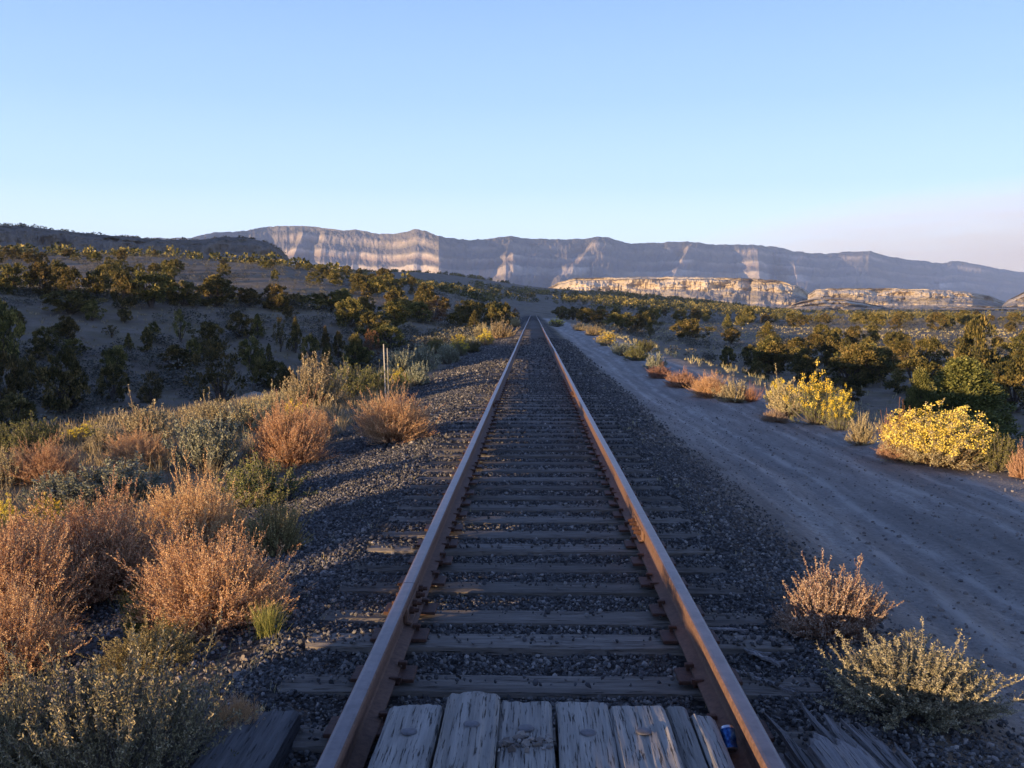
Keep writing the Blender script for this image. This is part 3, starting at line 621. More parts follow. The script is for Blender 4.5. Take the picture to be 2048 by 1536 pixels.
obj('splinters', splinters('splinters', segs, 3, M['splinter']), sp)
for k, (px, py, ln, a) in enumerate([(1535, 1330, .34, .9), (1560, 1350, .26, .6), (1590, 1410, .3, .75), (1520, 1370, .22, 1.2), (1490, 1280, .3, 1.45)]):
    d = ray(px, py); t = (-.08-CAM[2])/d[2]; p = CAM+d*t; z = max(h1(p[0], p[1]), -.1)+.005
    tag(obj('wood_splinter', splinters('wood_splinter', [(0, 0, 0, ln*math.cos(a+PI/2), ln*math.sin(a+PI/2), .02, .028, .012), (.02, .01, .006, ln*.7*math.cos(a+1.75), ln*.7*math.sin(a+1.75), .02, .018, .01)], 50+k, M['splinter']), None, (p[0], p[1], z)),
        ['long pale wood splinter lying beside the right rail', 'short curved wood splinter beside the longest splinter', 'wood splinter pointing at the splintered plank', 'small wood splinter touching the right rail foot', 'flat wood splinter highest up along the right rail'][k], 'splinter', 'loose wood splinters by the right rail')
# blue can
kc = N('blue_can_paint'); nn = kc.noise(30, 5, .7); colr = kc.ramp(nn, [(.38, (.01, .03, .12)), (.52, (.03, .11, .30)), (.66, (.09, .24, .42))])
blue = kc.done(colr, kc.bump(kc.noise(45, 2), .004, .8), rough=.35, metal=.55)
silver = m_simple('can_aluminium', (.32, .33, .36), (.52, .53, .56), 40, .3, .9, .0008)
def canpart(prof, mat, nm, par):
    th = np.linspace(0, 2*PI, 33)[:-1]; V = np.array([[r*math.cos(t), r*math.sin(t), z] for r, z in prof for t in th]); n = 32
    d = .016*np.exp(-((V[:, 2]-.004)/.02)**2)*np.clip(np.cos(np.arctan2(V[:, 1], V[:, 0])-2.2), 0, 1)**2+.007*np.exp(-((V[:, 2]+.02)/.012)**2)*np.clip(np.cos(np.arctan2(V[:, 1], V[:, 0])+1.1), 0, 1)**2
    f = np.where(np.hypot(V[:, 0], V[:, 1]) > 1e-6, 1-d/np.maximum(np.hypot(V[:, 0], V[:, 1]), .01), 1); V[:, :2] *= f[:, None]
    Q = [(k*n+i, k*n+(i+1) % n, (k+1)*n+(i+1) % n, (k+1)*n+i) for k in range(len(prof)-1) for i in range(n)]
    return obj(nm, mesh(nm, V, np.array(Q), [mat], True), par)
o = thing('drink_can', 'crushed shiny blue can in the gap between plank and right rail', 'can', (.684, 3.70, .085), 0); o.rotation_euler = (-.75, 0, .08); o.scale = (.88, .88, .88)
canpart([(.0325, z) for z in np.linspace(-.045, .040, 14)], blue, 'body', o)
canpart([(.0325, .040), (.029, .047), (.0265, .052), (.0255, .0525), (.0245, .050), (.0235, .047), (.012, .0475), (0, .0475)], silver, 'lid', o)
canpart([(0, -.048), (.015, -.047), (.023, -.052), (.026, -.0525), (.030, -.049), (.0325, -.045)], silver, 'base', o)

# stakes
def stake(px, rt, rb, r, w_, lab, name='wooden_stake', two=0):
    x, y = polar(px, r); zb = h1(x, y); zt = zrow(px, rt, r); h = zt-zb
    b = MB(); b.box((h/2-.1, 0, 0), (h+.2, w_, w_*.6), bev=w_*.12)
    tag(obj(name, b.me(name, [M['post']]), None, (x, y, zb), (0, -PI/2+two, 0)), lab, 'stake')
stake(770, 688, 795, 21.5, .035, 'thin bleached stake by the track, left one of the close pair', two=-.03)
stake(776, 696, 795, 21.5, .03, 'thin bleached stake by the track, right one of the close pair', two=-.02)
stake(1022, 622, 645, 120, .12, 'pale post far along the track in front of dark trees', 'marker_post')

# ------------------------------------------------------------------ plants: geometry
def tubes(P, R, sides=3):
    """P (n,k,3) polylines, R (n,k) radii"""
    n, k, _ = P.shape; d = np.gradient(P, axis=1); d /= np.linalg.norm(d, axis=2, keepdims=True)+1e-9
    ref = np.where(np.abs(d[..., 2:3]) > .9, np.array([1., 0, 0]), np.array([0, 0, 1.])); a = np.cross(d, ref); a /= np.linalg.norm(a, axis=2, keepdims=True)+1e-9; b = np.cross(d, a)
    th = np.arange(sides)*2*PI/sides
    V = P[:, :, None]+R[:, :, None, None]*(a[:, :, None]*np.cos(th)[None, None, :, None]+b[:, :, None]*np.sin(th)[None, None, :, None])
    V = V.reshape(-1, 3); base = (np.arange(n)*k*sides)[:, None, None]+(np.arange(k-1)*sides)[None, :, None]
    i = np.arange(sides)[None, None]; j = (i+1) % sides
    Q = np.stack([base+i, base+j, base+sides+j, base+sides+i], 3).reshape(-1, 4)
    return V, Q
def leaves(P, D, L, W, g, up=0.):
    """diamond leaves at P along D"""
    n = len(P); D = D/(np.linalg.norm(D, axis=1, keepdims=True)+1e-9); s = np.cross(D, g.normal(size=(n, 3))); s /= np.linalg.norm(s, axis=1, keepdims=True)+1e-9
    L = np.broadcast_to(L, (n,))[:, None]; W = np.broadcast_to(W, (n,))[:, None]
    V = np.stack([P, P+D*L*.5+s*W*.5, P+D*L, P+D*L*.5-s*W*.5], 1).reshape(-1, 3)
    return V, np.arange(n*4).reshape(n, 4)
def bez(p0, p1, p2, k):
    t = np.linspace(0, 1, k)[None, :, None]; return p0[:, None]*(1-t)**2+2*p1[:, None]*t*(1-t)+p2[:, None]*t*t
def bush(seed, R=.5, Hh=.6, nst=160, nbr=6, nleaf=10, L=.014, W=.007, tipx=.15, spread=1.0, tube=.003, tip_leaf=0, upright=.5, flowers=0, fl=.02, blen=.28, spread_leaf=.8, asym=.25, tipL=1.):
    g = rng_(seed); k = 7
    ph = g.uniform(0, 2*PI, nst); ct = g.random(nst)**.8; th = np.arccos(np.clip(ct, 0, 1))*spread
    lob = 1+asym*np.sin(ph*2+g.uniform(0, 6))+asym*.6*np.sin(ph*3+g.uniform(0, 6))
    u = g.uniform(.72, 1.0, nst)*(1+tipx*(g.random(nst) < .22)*g.random(nst)*1.5)
    e = np.stack([R*np.sin(th)*np.cos(ph)*lob*u, R*np.sin(th)*np.sin(ph)*lob*u, Hh*np.cos(th)**.75*u*(1+.12*np.sin(ph*3+seed))+.03*Hh], 1)
    p0 = np.stack([e[:, 0]*.1, e[:, 1]*.1, np.zeros(nst)], 1)+g.normal(0, R*.05, (nst, 3))*np.array([1, 1, 0])
    mid = (p0+e)/2; mid[:, 2] = mid[:, 2]*(1-upright*.2); mid[:, :2] *= (1+.35*upright); e2 = e.copy(); e2[:, 2] += 0
    P = bez(p0, mid, e2, k)+g.normal(0, R*.012, (nst, k, 3))*np.linspace(0, 1, k)[None, :, None]
    Rr = tube*np.linspace(1.4, .45, k)[None]+0*P[..., 0]
    sV, sQ = tubes(P, Rr)
    # branchlets
    nb = nst*nbr; si = np.repeat(np.arange(nst), nbr); t = g.uniform(.3, 1., nb)**.8; f = t*(k-1); i0 = np.minimum(f.astype(int), k-2); fr = (f-i0)[:, None]
    bp = P[si, i0]*(1-fr)+P[si, i0+1]*fr; dr = P[si, i0+1]-P[si, i0]; dr /= np.linalg.norm(dr, axis=1, keepdims=True)+1e-9
    rd = g.normal(size=(nb, 3)); rd[:, 2] = np.abs(rd[:, 2])*.8; dd = dr*.9+rd*.55; dd[:, 2] += upright*.5; dd /= np.linalg.norm(dd, axis=1, keepdims=True)
    ln = blen*R*g.uniform(.4, 1.1, nb)*(1.15-.5*t)
    be = bp+dd*ln[:, None]; bm = bp+dd*ln[:, None]*.5+g.normal(0, .03*R, (nb, 3)); bP = bez(bp, bm, be, 4)
    bV, bQ = tubes(bP, tube*.5*np.linspace(1, .5, 4)[None]+0*bP[..., 0])
    SV = np.concatenate([sV, bV]); SQ = np.concatenate([sQ, bQ+len(sV)])
    # leaves on branchlets
    nl = nb*nleaf; li = np.repeat(np.arange(nb), nleaf); tt = g.random(nl)[:, None]; lp = bp[li]*(1-tt)**2+2*bm[li]*tt*(1-tt)+be[li]*tt*tt
    ld = dd[li]*.5+g.normal(size=(nl, 3))*spread_leaf
    lv, lq = leaves(lp, ld, L*g.uniform(.6, 1.3, nl), W*g.uniform(.7, 1.2, nl), g); LV = [lv]; LQ = [lq]; LA = [np.repeat(np.clip(g.random(nl)*.55+np.repeat(g.random(nb), nleaf)*.45, 0, 1), 4)]
    if tip_leaf:                                     # dense seed spikes at the stem ends
        n2 = nst*tip_leaf; ti = np.repeat(np.arange(nst), tip_leaf); tq = g.uniform(.62, 1.04, n2); ft = np.minimum(tq*(k-1), k-1.0001); j0 = np.minimum(ft.astype(int), k-2); fq = (tq*(k-1)-j0)[:, None]
        tp = P[ti, j0]*(1-fq)+P[ti, j0+1]*fq; td = P[ti, j0+1]-P[ti, j0]; td /= np.linalg.norm(td, axis=1, keepdims=True)+1e-9
        lv, lq = leaves(tp, td*.7+g.normal(size=(n2, 3))*.6, L*tipL*g.uniform(.7, 1.3, n2), W*tipL*1.1, g); LQ.append(lq+sum(len(v) for v in LV)); LV.append(lv); LA.append(np.repeat(.55+.45*g.random(n2), 4))
    out = {'stem': (SV, SQ, None), 'foliage': (np.concatenate(LV), np.concatenate(LQ), np.concatenate(LA))}
    if flowers:
        fi = np.nonzero(P[:, -1, 2] > .36*Hh)[0]; fi = g.permutation(fi)[:int(len(fi)*flowers)]; nf = len(fi); cn = P[fi, -1]; m = 34
        fp = np.repeat(cn, m, 0)+g.normal(0, fl, (nf*m, 3))*np.array([1, 1, .7]); fd = g.normal(size=(nf*m, 3)); fd[:, 2] += .6
        lv, lq = leaves(fp, fd, fl*.75, fl*.6, g); out['flower'] = (lv, lq, np.repeat(np.clip(np.repeat(g.random(nf), m)*.5+g.random(nf*m)*.5, 0, 1), 4))
    return out
PROTO = {}
def proto(key, mats, **kw):
    d = bush(**kw); PROTO[key] = {p: mesh(p, v, q, [M[mats[p]]], False, attrs=({'rnd': a} if a is not None else None)) for p, (v, q, a) in d.items()}
    PROTO[key]['_dim'] = (kw.get('R', .5), kw.get('Hh', .6))
for i in range(4):
    proto(f'kochia{i}', dict(stem='redstem', foliage='kochia'), seed=300+i, R=.5, Hh=.62, nst=520, nbr=13, nleaf=24, L=.0075, W=.0046, tipx=.28, tip_leaf=46, tube=.0015, blen=.27, asym=.09, upright=.3, spread_leaf=1.1)
for i in range(2):
    proto(f'pink{i}', dict(stem='redstem', foliage='kochia_pink'), seed=320+i, R=.35, Hh=.42, nst=330, nbr=9, nleaf=10, L=.011, W=.007, tipx=.2, tip_leaf=34, tube=.002, tipL=1.1, asym=.1, spread=1.04)
    proto(f'thistle{i}', dict(stem='stem', foliage='thistle'), seed=330+i, R=.42, Hh=.5, nst=330, nbr=6, nleaf=10, L=.016, W=.006, tipx=.45, tip_leaf=64, tube=.0025, spread=1.08, tipL=1.05, blen=.28, asym=.12)
    proto(f'sagenear{i}', dict(stem='greystem', foliage='cornersage'), seed=340+i, R=.55, Hh=.55, nst=300, nbr=8, nleaf=12, L=.016, W=.0065, tipx=.35, tip_leaf=44, tube=.0026, upright=.6, asym=.12)
for i in range(3):
    proto(f'sage{i}', dict(stem='greystem', foliage='sage'), seed=350+i, R=.5, Hh=.62, nst=130, nbr=6, nleaf=12, L=.034, W=.014, tipx=.3, tip_leaf=22, tube=.005, upright=1., blen=.3)
    proto(f'tan{i}', dict(stem='stem', foliage='tan'), seed=360+i, R=.5, Hh=.6, nst=150, nbr=7, nleaf=10, L=.03, W=.011, tipx=.3, tip_leaf=20, tube=.005, upright=1.)
    proto(f'olive{i}', dict(stem='greystem', foliage='olive'), seed=370+i, R=.5, Hh=.6, nst=150, nbr=7, nleaf=11, L=.032, W=.013, tipx=.2, tube=.005, upright=.9)
    proto(f'rabbit{i}', dict(stem='greystem', foliage='olive', flower='yellow'), seed=380+i, R=.5, Hh=.62, nst=130, nbr=6, nleaf=9, L=.03, W=.009, tipx=.25, tube=.004, upright=1., flowers=.75, fl=.028)
proto('greythistle', dict(stem='greystem', foliage='greythistle'), seed=397, R=.42, Hh=.46, nst=460, nbr=7, nleaf=11, L=.015, W=.006, tipx=.3, tip_leaf=64, tube=.0025, spread=1.1, tipL=1.05, blen=.28, asym=.1)
proto('dullpink', dict(stem='redstem', foliage='kochia_pink2'), seed=398, R=.35, Hh=.40, nst=380, nbr=9, nleaf=10, L=.010, W=.0065, tipx=.3, tip_leaf=34, tube=.002, tipL=1.1, asym=.1, spread=1.06)
proto('palerabbit', dict(stem='stem', foliage='tan', flower='paleyellow'), seed=390, R=.5, Hh=.5, nst=520, nbr=4, nleaf=9, L=.022, W=.008, tipx=.12, tube=.003, upright=.6, flowers=.85, fl=.022, asym=.16)
proto('dry', dict(stem='redstem', foliage='kochia_pink'), seed=395, R=.4, Hh=.6, nst=220, nbr=3, nleaf=3, L=.016, W=.006, tipx=.3, tube=.003, upright=1.2, spread=.75)
def tuft(seed, R=.3, Hh=.45, n=420, W=.006):
    g = rng_(seed); ph = g.uniform(0, 2*PI, n); lean = g.random(n)**.7*.75; h = Hh*g.uniform(.4, 1.05, n)
    p0 = np.stack([g.normal(0, R*.25, n), g.normal(0, R*.25, n), np.zeros(n)], 1); e = p0+np.stack([np.cos(ph)*lean*h, np.sin(ph)*lean*h, h*(1-lean*.25)], 1); m = (p0+e)/2; m[:, 2] += h*.12
    P = bez(p0, m, e, 5); V, Q = tubes(P, (W/2)*np.array([1, .9, .7, .5, .15])[None]+0*P[..., 0]); return V, Q, np.repeat(g.random(n), 15)
for nm, ma, sd in (('greentuft', 'greengrass', 401), ('strawtuft', 'grass', 402)):
    v, q, a = tuft(sd); PROTO[nm] = {'foliage': mesh('foliage', v, q, [M[ma]], False, attrs={'rnd': a}), '_dim': (.3, .45)}

GR = dict(kochia='rust-red tumbleweed bushes on the bank', sage='sagebrush along the track bank', tan='dry tan brush along the bank', rabbit='yellow-flowered rabbitbrush', olive='olive green shrubs by the track')
pg = rng_(999)
def plant(key, px, top, base, wid, label, r=None, group=None, cat='bush', depth=1.):
    """a plant whose foot is at (px, base) on the ground, top at row `top`, `wid` columns wide"""
    if r is None:
        d = ray(px, base); d = d/math.hypot(d[0], d[1]); ts = np.linspace(2.5, 130, 4000); zz = H(CAM[0]+d[0]*ts, d[1]*ts); hit = np.nonzero(CAM[2]+d[2]*ts <= zz)[0]
        r = ts[hit[0]] if len(hit) else 60
    x, y = polar(px, r, base); half = wid/2*r/F; y += half*.55*depth; x += half*.55*depth*math.tan(bearing(px))
    r2 = math.hypot(x-CAM[0], y); z = h1(x, y)-.02
    h = max(.12, zrow(px, top, r2)-z); R0, H0 = PROTO[key]['_dim']; sxy = half*1.02/R0; sz = h/(H0*1.0)
    name = {'strawtuft': 'grass_tuft', 'greentuft': 'grass_tuft'}.get(key, {'gr': 'thistle_bush', 'du': 'tumbleweed_bush', 'ko': 'tumbleweed_bush', 'pi': 'tumbleweed_bush', 'th': 'thistle_bush', 'sa': 'sagebrush', 'ta': 'dry_brush', 'ol': 'shrub', 'ra': 'rabbitbrush', 'pa': 'rabbitbrush', 'dr': 'dry_brush'}.get(key[:2]))
    rt = thing(name, label, 'grass tuft' if 'tuft' in key else cat, (x, y, z), pg.uniform(0, 2*PI), group, (sxy, sxy, sz))
    for p, me in PROTO[key].items():
        if p[0] != '_': obj(p, me, rt)
    return rt
G1 = 'bushes on the left bank'; G2 = 'bushes at the right road edge'; G3 = 'bushes along the left of the track'
# foreground, left
plant('sagenear0', 215, 1318, 1560, 440, 'big dark olive sagebrush in the shade at the bottom left corner', r=3.75, group=G1, depth=.3)
plant('sagenear1', 30, 1370, 1560, 260, 'dark bush cut off by the bottom left edge of the picture', r=3.9, group=G1, depth=.3)
plant('kochia0', 430, 1078, 1275, 320, 'dense pinkish orange tumbleweed bush closest to the left rail', group=G1)
plant('kochia1', 205, 1012, 1225, 330, 'wide golden orange tumbleweed bush left of the closest one', group=G1)
plant('kochia2', 20, 1040, 1290, 300, 'rust-red tumbleweed bush at the left picture edge', group=G1)
plant('kochia3', 395, 965, 1120, 230, 'tall tumbleweed bush rising behind the pinkish orange one', group=G1)
plant('kochia1', 20, 1190, 1370, 230, 'dark red tumbleweed bush half shaded behind the corner sagebrush', group=G1)
plant('thistle0', 550, 1008, 1115, 115, 'spiky dark green bush beside the ballast, yellow tipped', group=G1)
plant('greentuft', 535, 1195, 1280, 80, 'green gold grass tuft at the foot of the closest tumbleweed')
plant('greentuft', 275, 1165, 1290, 80, 'tall yellow green stalks between two orange tumbleweeds')
plant('olive0', 340, 1245, 1305, 110, 'small dark green sprig on the pebbly ground in front of orange bushes', group=G1)
plant('kochia2', 470, 1400, 1495, 120, 'sparse reddish sprig beside the thick dark timber', group=G1)
plant('thistle1', 300, 1262, 1355, 200, 'olive seedy plant rising behind the corner sagebrush', group=G1)
plant('rabbit0', 15, 1002, 1060, 50, 'little yellow-topped bush at the left edge above the red one', group=G1)
plant('rabbit1', 95, 1002, 1060, 80, 'little bush with yellow tips behind the wide orange tumbleweed', group=G1)
plant('olive1', 520, 925, 1015, 190, 'dim olive brown bush in shade in front of the round red ones', group=G1)
plant('sage0', 235, 925, 1010, 190, 'dull grey green bush in shade behind the wide orange tumbleweed', group=G1)
plant('sage1', 120, 950, 1020, 120, 'low grey bush in shade above the small yellow tips', group=G1)
plant('kochia3', 275, 868, 945, 140, 'faded red tumbleweed bush in front of the tan brush', group=G1)
plant('kochia1', 95, 890, 970, 130, 'brownish red bush below the round olive yellow bush', group=G1)
plant('tan0', 15, 900, 975, 80, 'pale straw brush at the left edge below the olive yellow bush', group=G1)
plant('kochia0', 582, 812, 938, 165, 'round bright rust-red tumbleweed bush with yellow flowers behind it', group=G1)
plant('kochia2', 640, 825, 880, 60, 'small reddish tumbleweed on the right shoulder of the round red bush', group=G1)
plant('rabbit2', 590, 806, 880, 60, 'small bright yellow flowers peeping over the round red bush', group=G1)
plant('kochia3', 787, 792, 890, 160, 'solitary orange red tumbleweed standing on the ballast below the stakes', group=G1)
plant('sage2', 415, 832, 950, 130, 'tall silvery green sagebrush between red bushes', group=G1)
plant('tan1', 300, 812, 895, 120, 'golden tan brush left of the silvery sagebrush', group=G1)
plant('tan2', 425, 803, 870, 100, 'tan brush directly behind the silvery sagebrush', group=G1)
plant('tan0', 505, 800, 865, 110, 'tan brush behind and right of the silvery sagebrush', group=G1)
plant('tan2', 545, 785, 845, 60, 'brown brush at the bank edge below the pale boulder', group=G1)
plant('olive2', 68, 834, 908, 105, 'round olive yellow bush at the left end of the bank', group=G1)
plant('olive0', 0, 850, 905, 60, 'olive bush cut by the left edge beside the round one', group=G1)
plant('rabbit0', 165, 852, 885, 60, 'small yellow flowering bush between round olive bush and tan brush', group=G1)
plant('tan1', 215, 852, 905, 80, 'low straw brush just left of the golden tan brush', group=G1)
plant('strawtuft', 640, 835, 870, 50, 'straw grass tuft right behind the small reddish tumbleweed')
plant('strawtuft', 505, 880, 925, 60, 'straw grass tuft between silvery sagebrush and round red bush')
# along the left shoulder
plant('tan0', 632, 716, 818, 125, 'large golden olive brush left of the two stakes', group=G3)
plant('tan1', 588, 765, 820, 70, 'brown brush on the left flank of the large golden brush', group=G3)
plant('olive1', 700, 732, 800, 95, 'dull olive brush between the large golden brush and stakes', group=G3)
plant('olive0', 745, 735, 788, 75, 'dark olive brush right behind the two stakes', group=G3)
plant('rabbit1', 798, 740, 780, 42, 'shaded yellow rabbitbrush just right of the stakes', group=G3)
plant('sage0', 835, 728, 772, 50, 'grey sagebrush right of the shaded yellow rabbitbrush', group=G3)
plant('sage1', 845, 692, 742, 60, 'grey green sagebrush on the bank above the shaded rabbitbrush', group=G3)
plant('sage2', 800, 700, 748, 70, 'grey sagebrush on the slope behind the stakes', group=G3)
plant('sage0', 895, 690, 728, 60, 'grey sagebrush in front of the orange yellow rabbitbrush', group=G3)
plant('olive2', 872, 672, 712, 42, 'olive shrub left of the orange yellow rabbitbrush', group=G3)
plant('rabbit2', 918, 672, 712, 44, 'orange yellow rabbitbrush on the left bank in shade', group=G3)
plant('olive0', 945, 680, 705, 40, 'olive shrub right of the orange yellow rabbitbrush', group=G3)
plant('rabbit0', 972, 664, 692, 42, 'yellow green shrub below the pale sunlit brush', group=G3)
plant('tan2', 1000, 642, 676, 56, 'pale sunlit brush on the left shoulder before the marker post', group=G3)
plant('tan0', 965, 648, 676, 40, 'pale brush at the foot of the yellow green juniper', group=G3)
plant('tan1', 1030, 636, 654, 26, 'tiny pale brush under the marker post', group=G3)
# right side
plant('dullpink', 1662, 1150, 1288, 225, 'pinkish brown thorny bush standing on the dirt beside the ties', group=G2)
plant('greythistle', 1828, 1292, 1456, 310, 'spiky grey green bush nearest the bottom right corner', group=G2)
plant('palerabbit', 1885, 828, 938, 225, 'big dome of pale yellow flowers at the road edge', group=G2)
plant('olive2', 1985, 862, 945, 90, 'dark green bush on the shaded right side of the yellow dome', group=G2)
plant('dry', 1795, 828, 915, 95, 'pinkish dry stalks leaning left of the yellow dome', group=G2)
plant('pink1', 1805, 884, 925, 100, 'low pinkish brush at the foot of the dry stalks', group=G2)
plant('tan0', 1722, 833, 893, 52, 'small tan bush between the two yellow bushes', group=G2)
plant('tan1', 1578, 765, 835, 95, 'pale straw bush with yellowish top left of the bright yellow one', group=G2)
plant('rabbit1', 1632, 752, 852, 100, 'bright yellow flowering rabbitbrush at the road edge', group=G2)
plant('rabbit2', 1560, 762, 815, 60, 'small yellow rabbitbrush behind the pale straw bush', group=G2)
plant('rabbit0', 1680, 788, 862, 55, 'shaded yellow rabbitbrush right behind the bright one', group=G2)
plant('kochia0', 1420, 752, 797, 85, 'red tumbleweed in the middle of the red strip at the road edge', group=G2)
plant('pink0', 1365, 742, 777, 70, 'dull red tumbleweed near the far end of the red strip', group=G2)
plant('pink1', 1320, 732, 757, 55, 'dull red tumbleweed at the far end of the red strip', group=G2)
plant('tan2', 1468, 762, 806, 65, 'tan brush at the near end of the red strip', group=G2)
plant('dry', 1502, 772, 806, 48, 'dry stalks just left of the pale straw bush', group=G2)
plant('pink0', 2046, 895, 958, 50, 'reddish bush at the right picture edge', group=G2)
plant('dullpink', 1550, 822, 845, 55, 'low dull pinkish brush below the pale straw bush', group=G2)
plant('sage1', 1310, 708, 742, 50, 'grey sagebrush beyond the far end of the red strip', group=G2)
plant('olive1', 1275, 690, 722, 50, 'olive shrub on the verge before the sagebrush', group=G2)
plant('sage2', 1245, 684, 712, 48, 'grey green sagebrush at the road edge below the junipers', group=G2)
plant('olive0', 1290, 680, 705, 46, 'dark green shrub behind the road edge sagebrush', group=G2)
plant('rabbit0', 1215, 666, 692, 48, 'yellow green shrub at the far road edge', group=G2)
plant('tan0', 1188, 652, 672, 46, 'pale sunlit brush at the far road edge', group=G2)
plant('tan1', 1160, 646, 662, 30, 'small pale brush where the road goes out of sight', group=G2)
plant('rabbit1', 1112, 638, 654, 40, 'yellow green shrub between the far track and road', group=G2)

# ------------------------------------------------------------------ trees
def tree_mesh(seed, style='round', nclump=70, per=70, leaf=.15):
    """unit tree: height 1, crown radius .5; returns crown and trunk"""
    g = rng_(seed)
    n = nclump
    if style == 'cone':
        h = g.random(n)**.85; rad = (1-h)**.75*.5*np.sqrt(g.uniform(.3, 1, n)); z = .06+h*.92
    elif style == 'spread':
        h = g.random(n); z = .22+.70*h; rad = .5*np.sqrt(np.clip(1-(h-.45)**2*3.0, .1, 1))*np.sqrt(g.random(n))
    else:
        h = g.random(n); z = .08+.86*h; rad = .5*np.clip(1-np.abs(h-.4)**1.8*2.1, .12, 1)**.6*g.uniform(.2, 1, n)**.5
    ph = g.uniform(0, 2*PI, n); lob = 1+.28*np.sin(ph*2+seed)+.2*np.sin(ph*3+2*seed+h*5)
    c = np.stack([rad*lob*np.cos(ph), rad*lob*np.sin(ph), z+.05*np.sin(ph*2+seed*3)], 1)
    cr = g.uniform(.05, .12, n)*(1 if style != 'cone' else .8)
    ci = np.repeat(np.arange(n), per); d = g.normal(size=(n*per, 3)); d /= np.linalg.norm(d, axis=1, keepdims=True); rr = g.random(n*per)**.4
    p = c[ci]+d*rr[:, None]*cr[ci][:, None]*np.array([1, 1, .8]); out = c[ci]-np.array([0, 0, .35]); out /= np.linalg.norm(out, axis=1, keepdims=True)
    ld = d*.7+out*.4+np.array([0, 0, .35])+g.normal(size=(n*per, 3))*.4
    L = leaf*g.uniform(.25, .5, n*per)
    V, Q = leaves(p, ld, L, L*.55, g); a = np.repeat(np.clip(.5*g.random(n)[ci]+.5*g.random(n*per), 0, 1), 4)
    V[:, 2] = np.maximum(V[:, 2], .012)
    # trunk and limbs
    m = 9; tp = g.permutation(n)[:m]; base = np.zeros((m, 3))+g.normal(0, .012, (m, 3))*np.array([1, 1, 0]); e = c[tp]; md = e*np.array([.35, .35, .55])+g.normal(0, .03, (m, 3))
    P = bez(base, md, e, 6); tV, tQ = tubes(P, np.linspace(.028, .006, 6)[None]+0*P[..., 0], 5)
    q = bez(np.array([[0, 0, -.05]]), np.array([[.02, .01, .2]]), np.array([[0, .02, .5]]), 6); kV, kQ = tubes(q, np.linspace(.05, .02, 6)[None], 7)
    return (V, Q, a), (np.concatenate([tV, kV]), np.concatenate([tQ, kQ+len(tV)]))
TP = {}
def tproto(key, crownmat, **kw):
    (V, Q, a), (tV, tQ) = tree_mesh(**kw); TP[key] = (mesh('crown', V, Q, [M[crownmat]], False, attrs={'rnd': a}), mesh('trunk', tV, tQ, [M['bark']], True))
for i in range(4): tproto(f'round{i}', 'juniper', seed=500+i, style='round', nclump=72, per=85)
for i in range(3): tproto(f'spread{i}', 'juniper', seed=510+i, style='spread', nclump=75, per=75)
for i in range(2): tproto(f'cone{i}', 'juniper', seed=520+i, style='cone', nclump=110, per=60, leaf=.12)
tproto('ruddy0', 'ruddy', seed=530, style='round', nclump=60, per=60, leaf=.11)
tproto('thin0', 'juniper', seed=540, style='spread', nclump=42, per=60, leaf=.12)
tproto('near0', 'greenjuniper', seed=551, style='cone', nclump=420, per=90, leaf=.06)
tproto('near1', 'greenjuniper', seed=552, style='cone', nclump=300, per=90, leaf=.07)
tg = rng_(77); NT = [0]
def tree(key, px, r, top, wid, label, group, base=None):
    x, y = polar(px, r); z = h1(x, y)-.03; h = max(.8, zrow(px, top, r)-z); wdt = wid*r/F
    t = thing('juniper_tree', label, 'tree', (x, y, z), tg.uniform(0, 2*PI), group, (wdt*.98, wdt*.98, h))
    cr, tr = TP[key]
    obj('crown', cr, t); obj('trunk', tr, t); NT[0] += 1
    return t
GL = 'junipers in the shaded valley on the left'; GC = 'junipers along the sunlit crest on the left'; GR_ = 'junipers on the plain to the right'; GT = 'junipers beside the track far off'
C_ = ['round0', 'round1', 'spread0', 'round2', 'spread1', 'round3', 'spread2']
crestT = [(28, 84, 527, 60), (82, 84, 524, 52), (122, 86, 526, 46), (143, 82, 535, 38), (196, 85, 538, 58), (248, 79, 544, 46), (303, 80, 545, 84), (366, 82, 562, 62), (437, 84, 551, 78), (500, 85, 577, 48), (550, 83, 569, 50), (592, 86, 586, 34), (622, 88, 588, 60), (684, 90, 578, 56), (728, 94, 592, 44)]
for k, (px, r, top, wd) in enumerate(crestT):
    tree(C_[k % 7], px, r, top, wd, f'{ORD[k]} from the left of the golden-topped junipers on the pale crest left', GC)
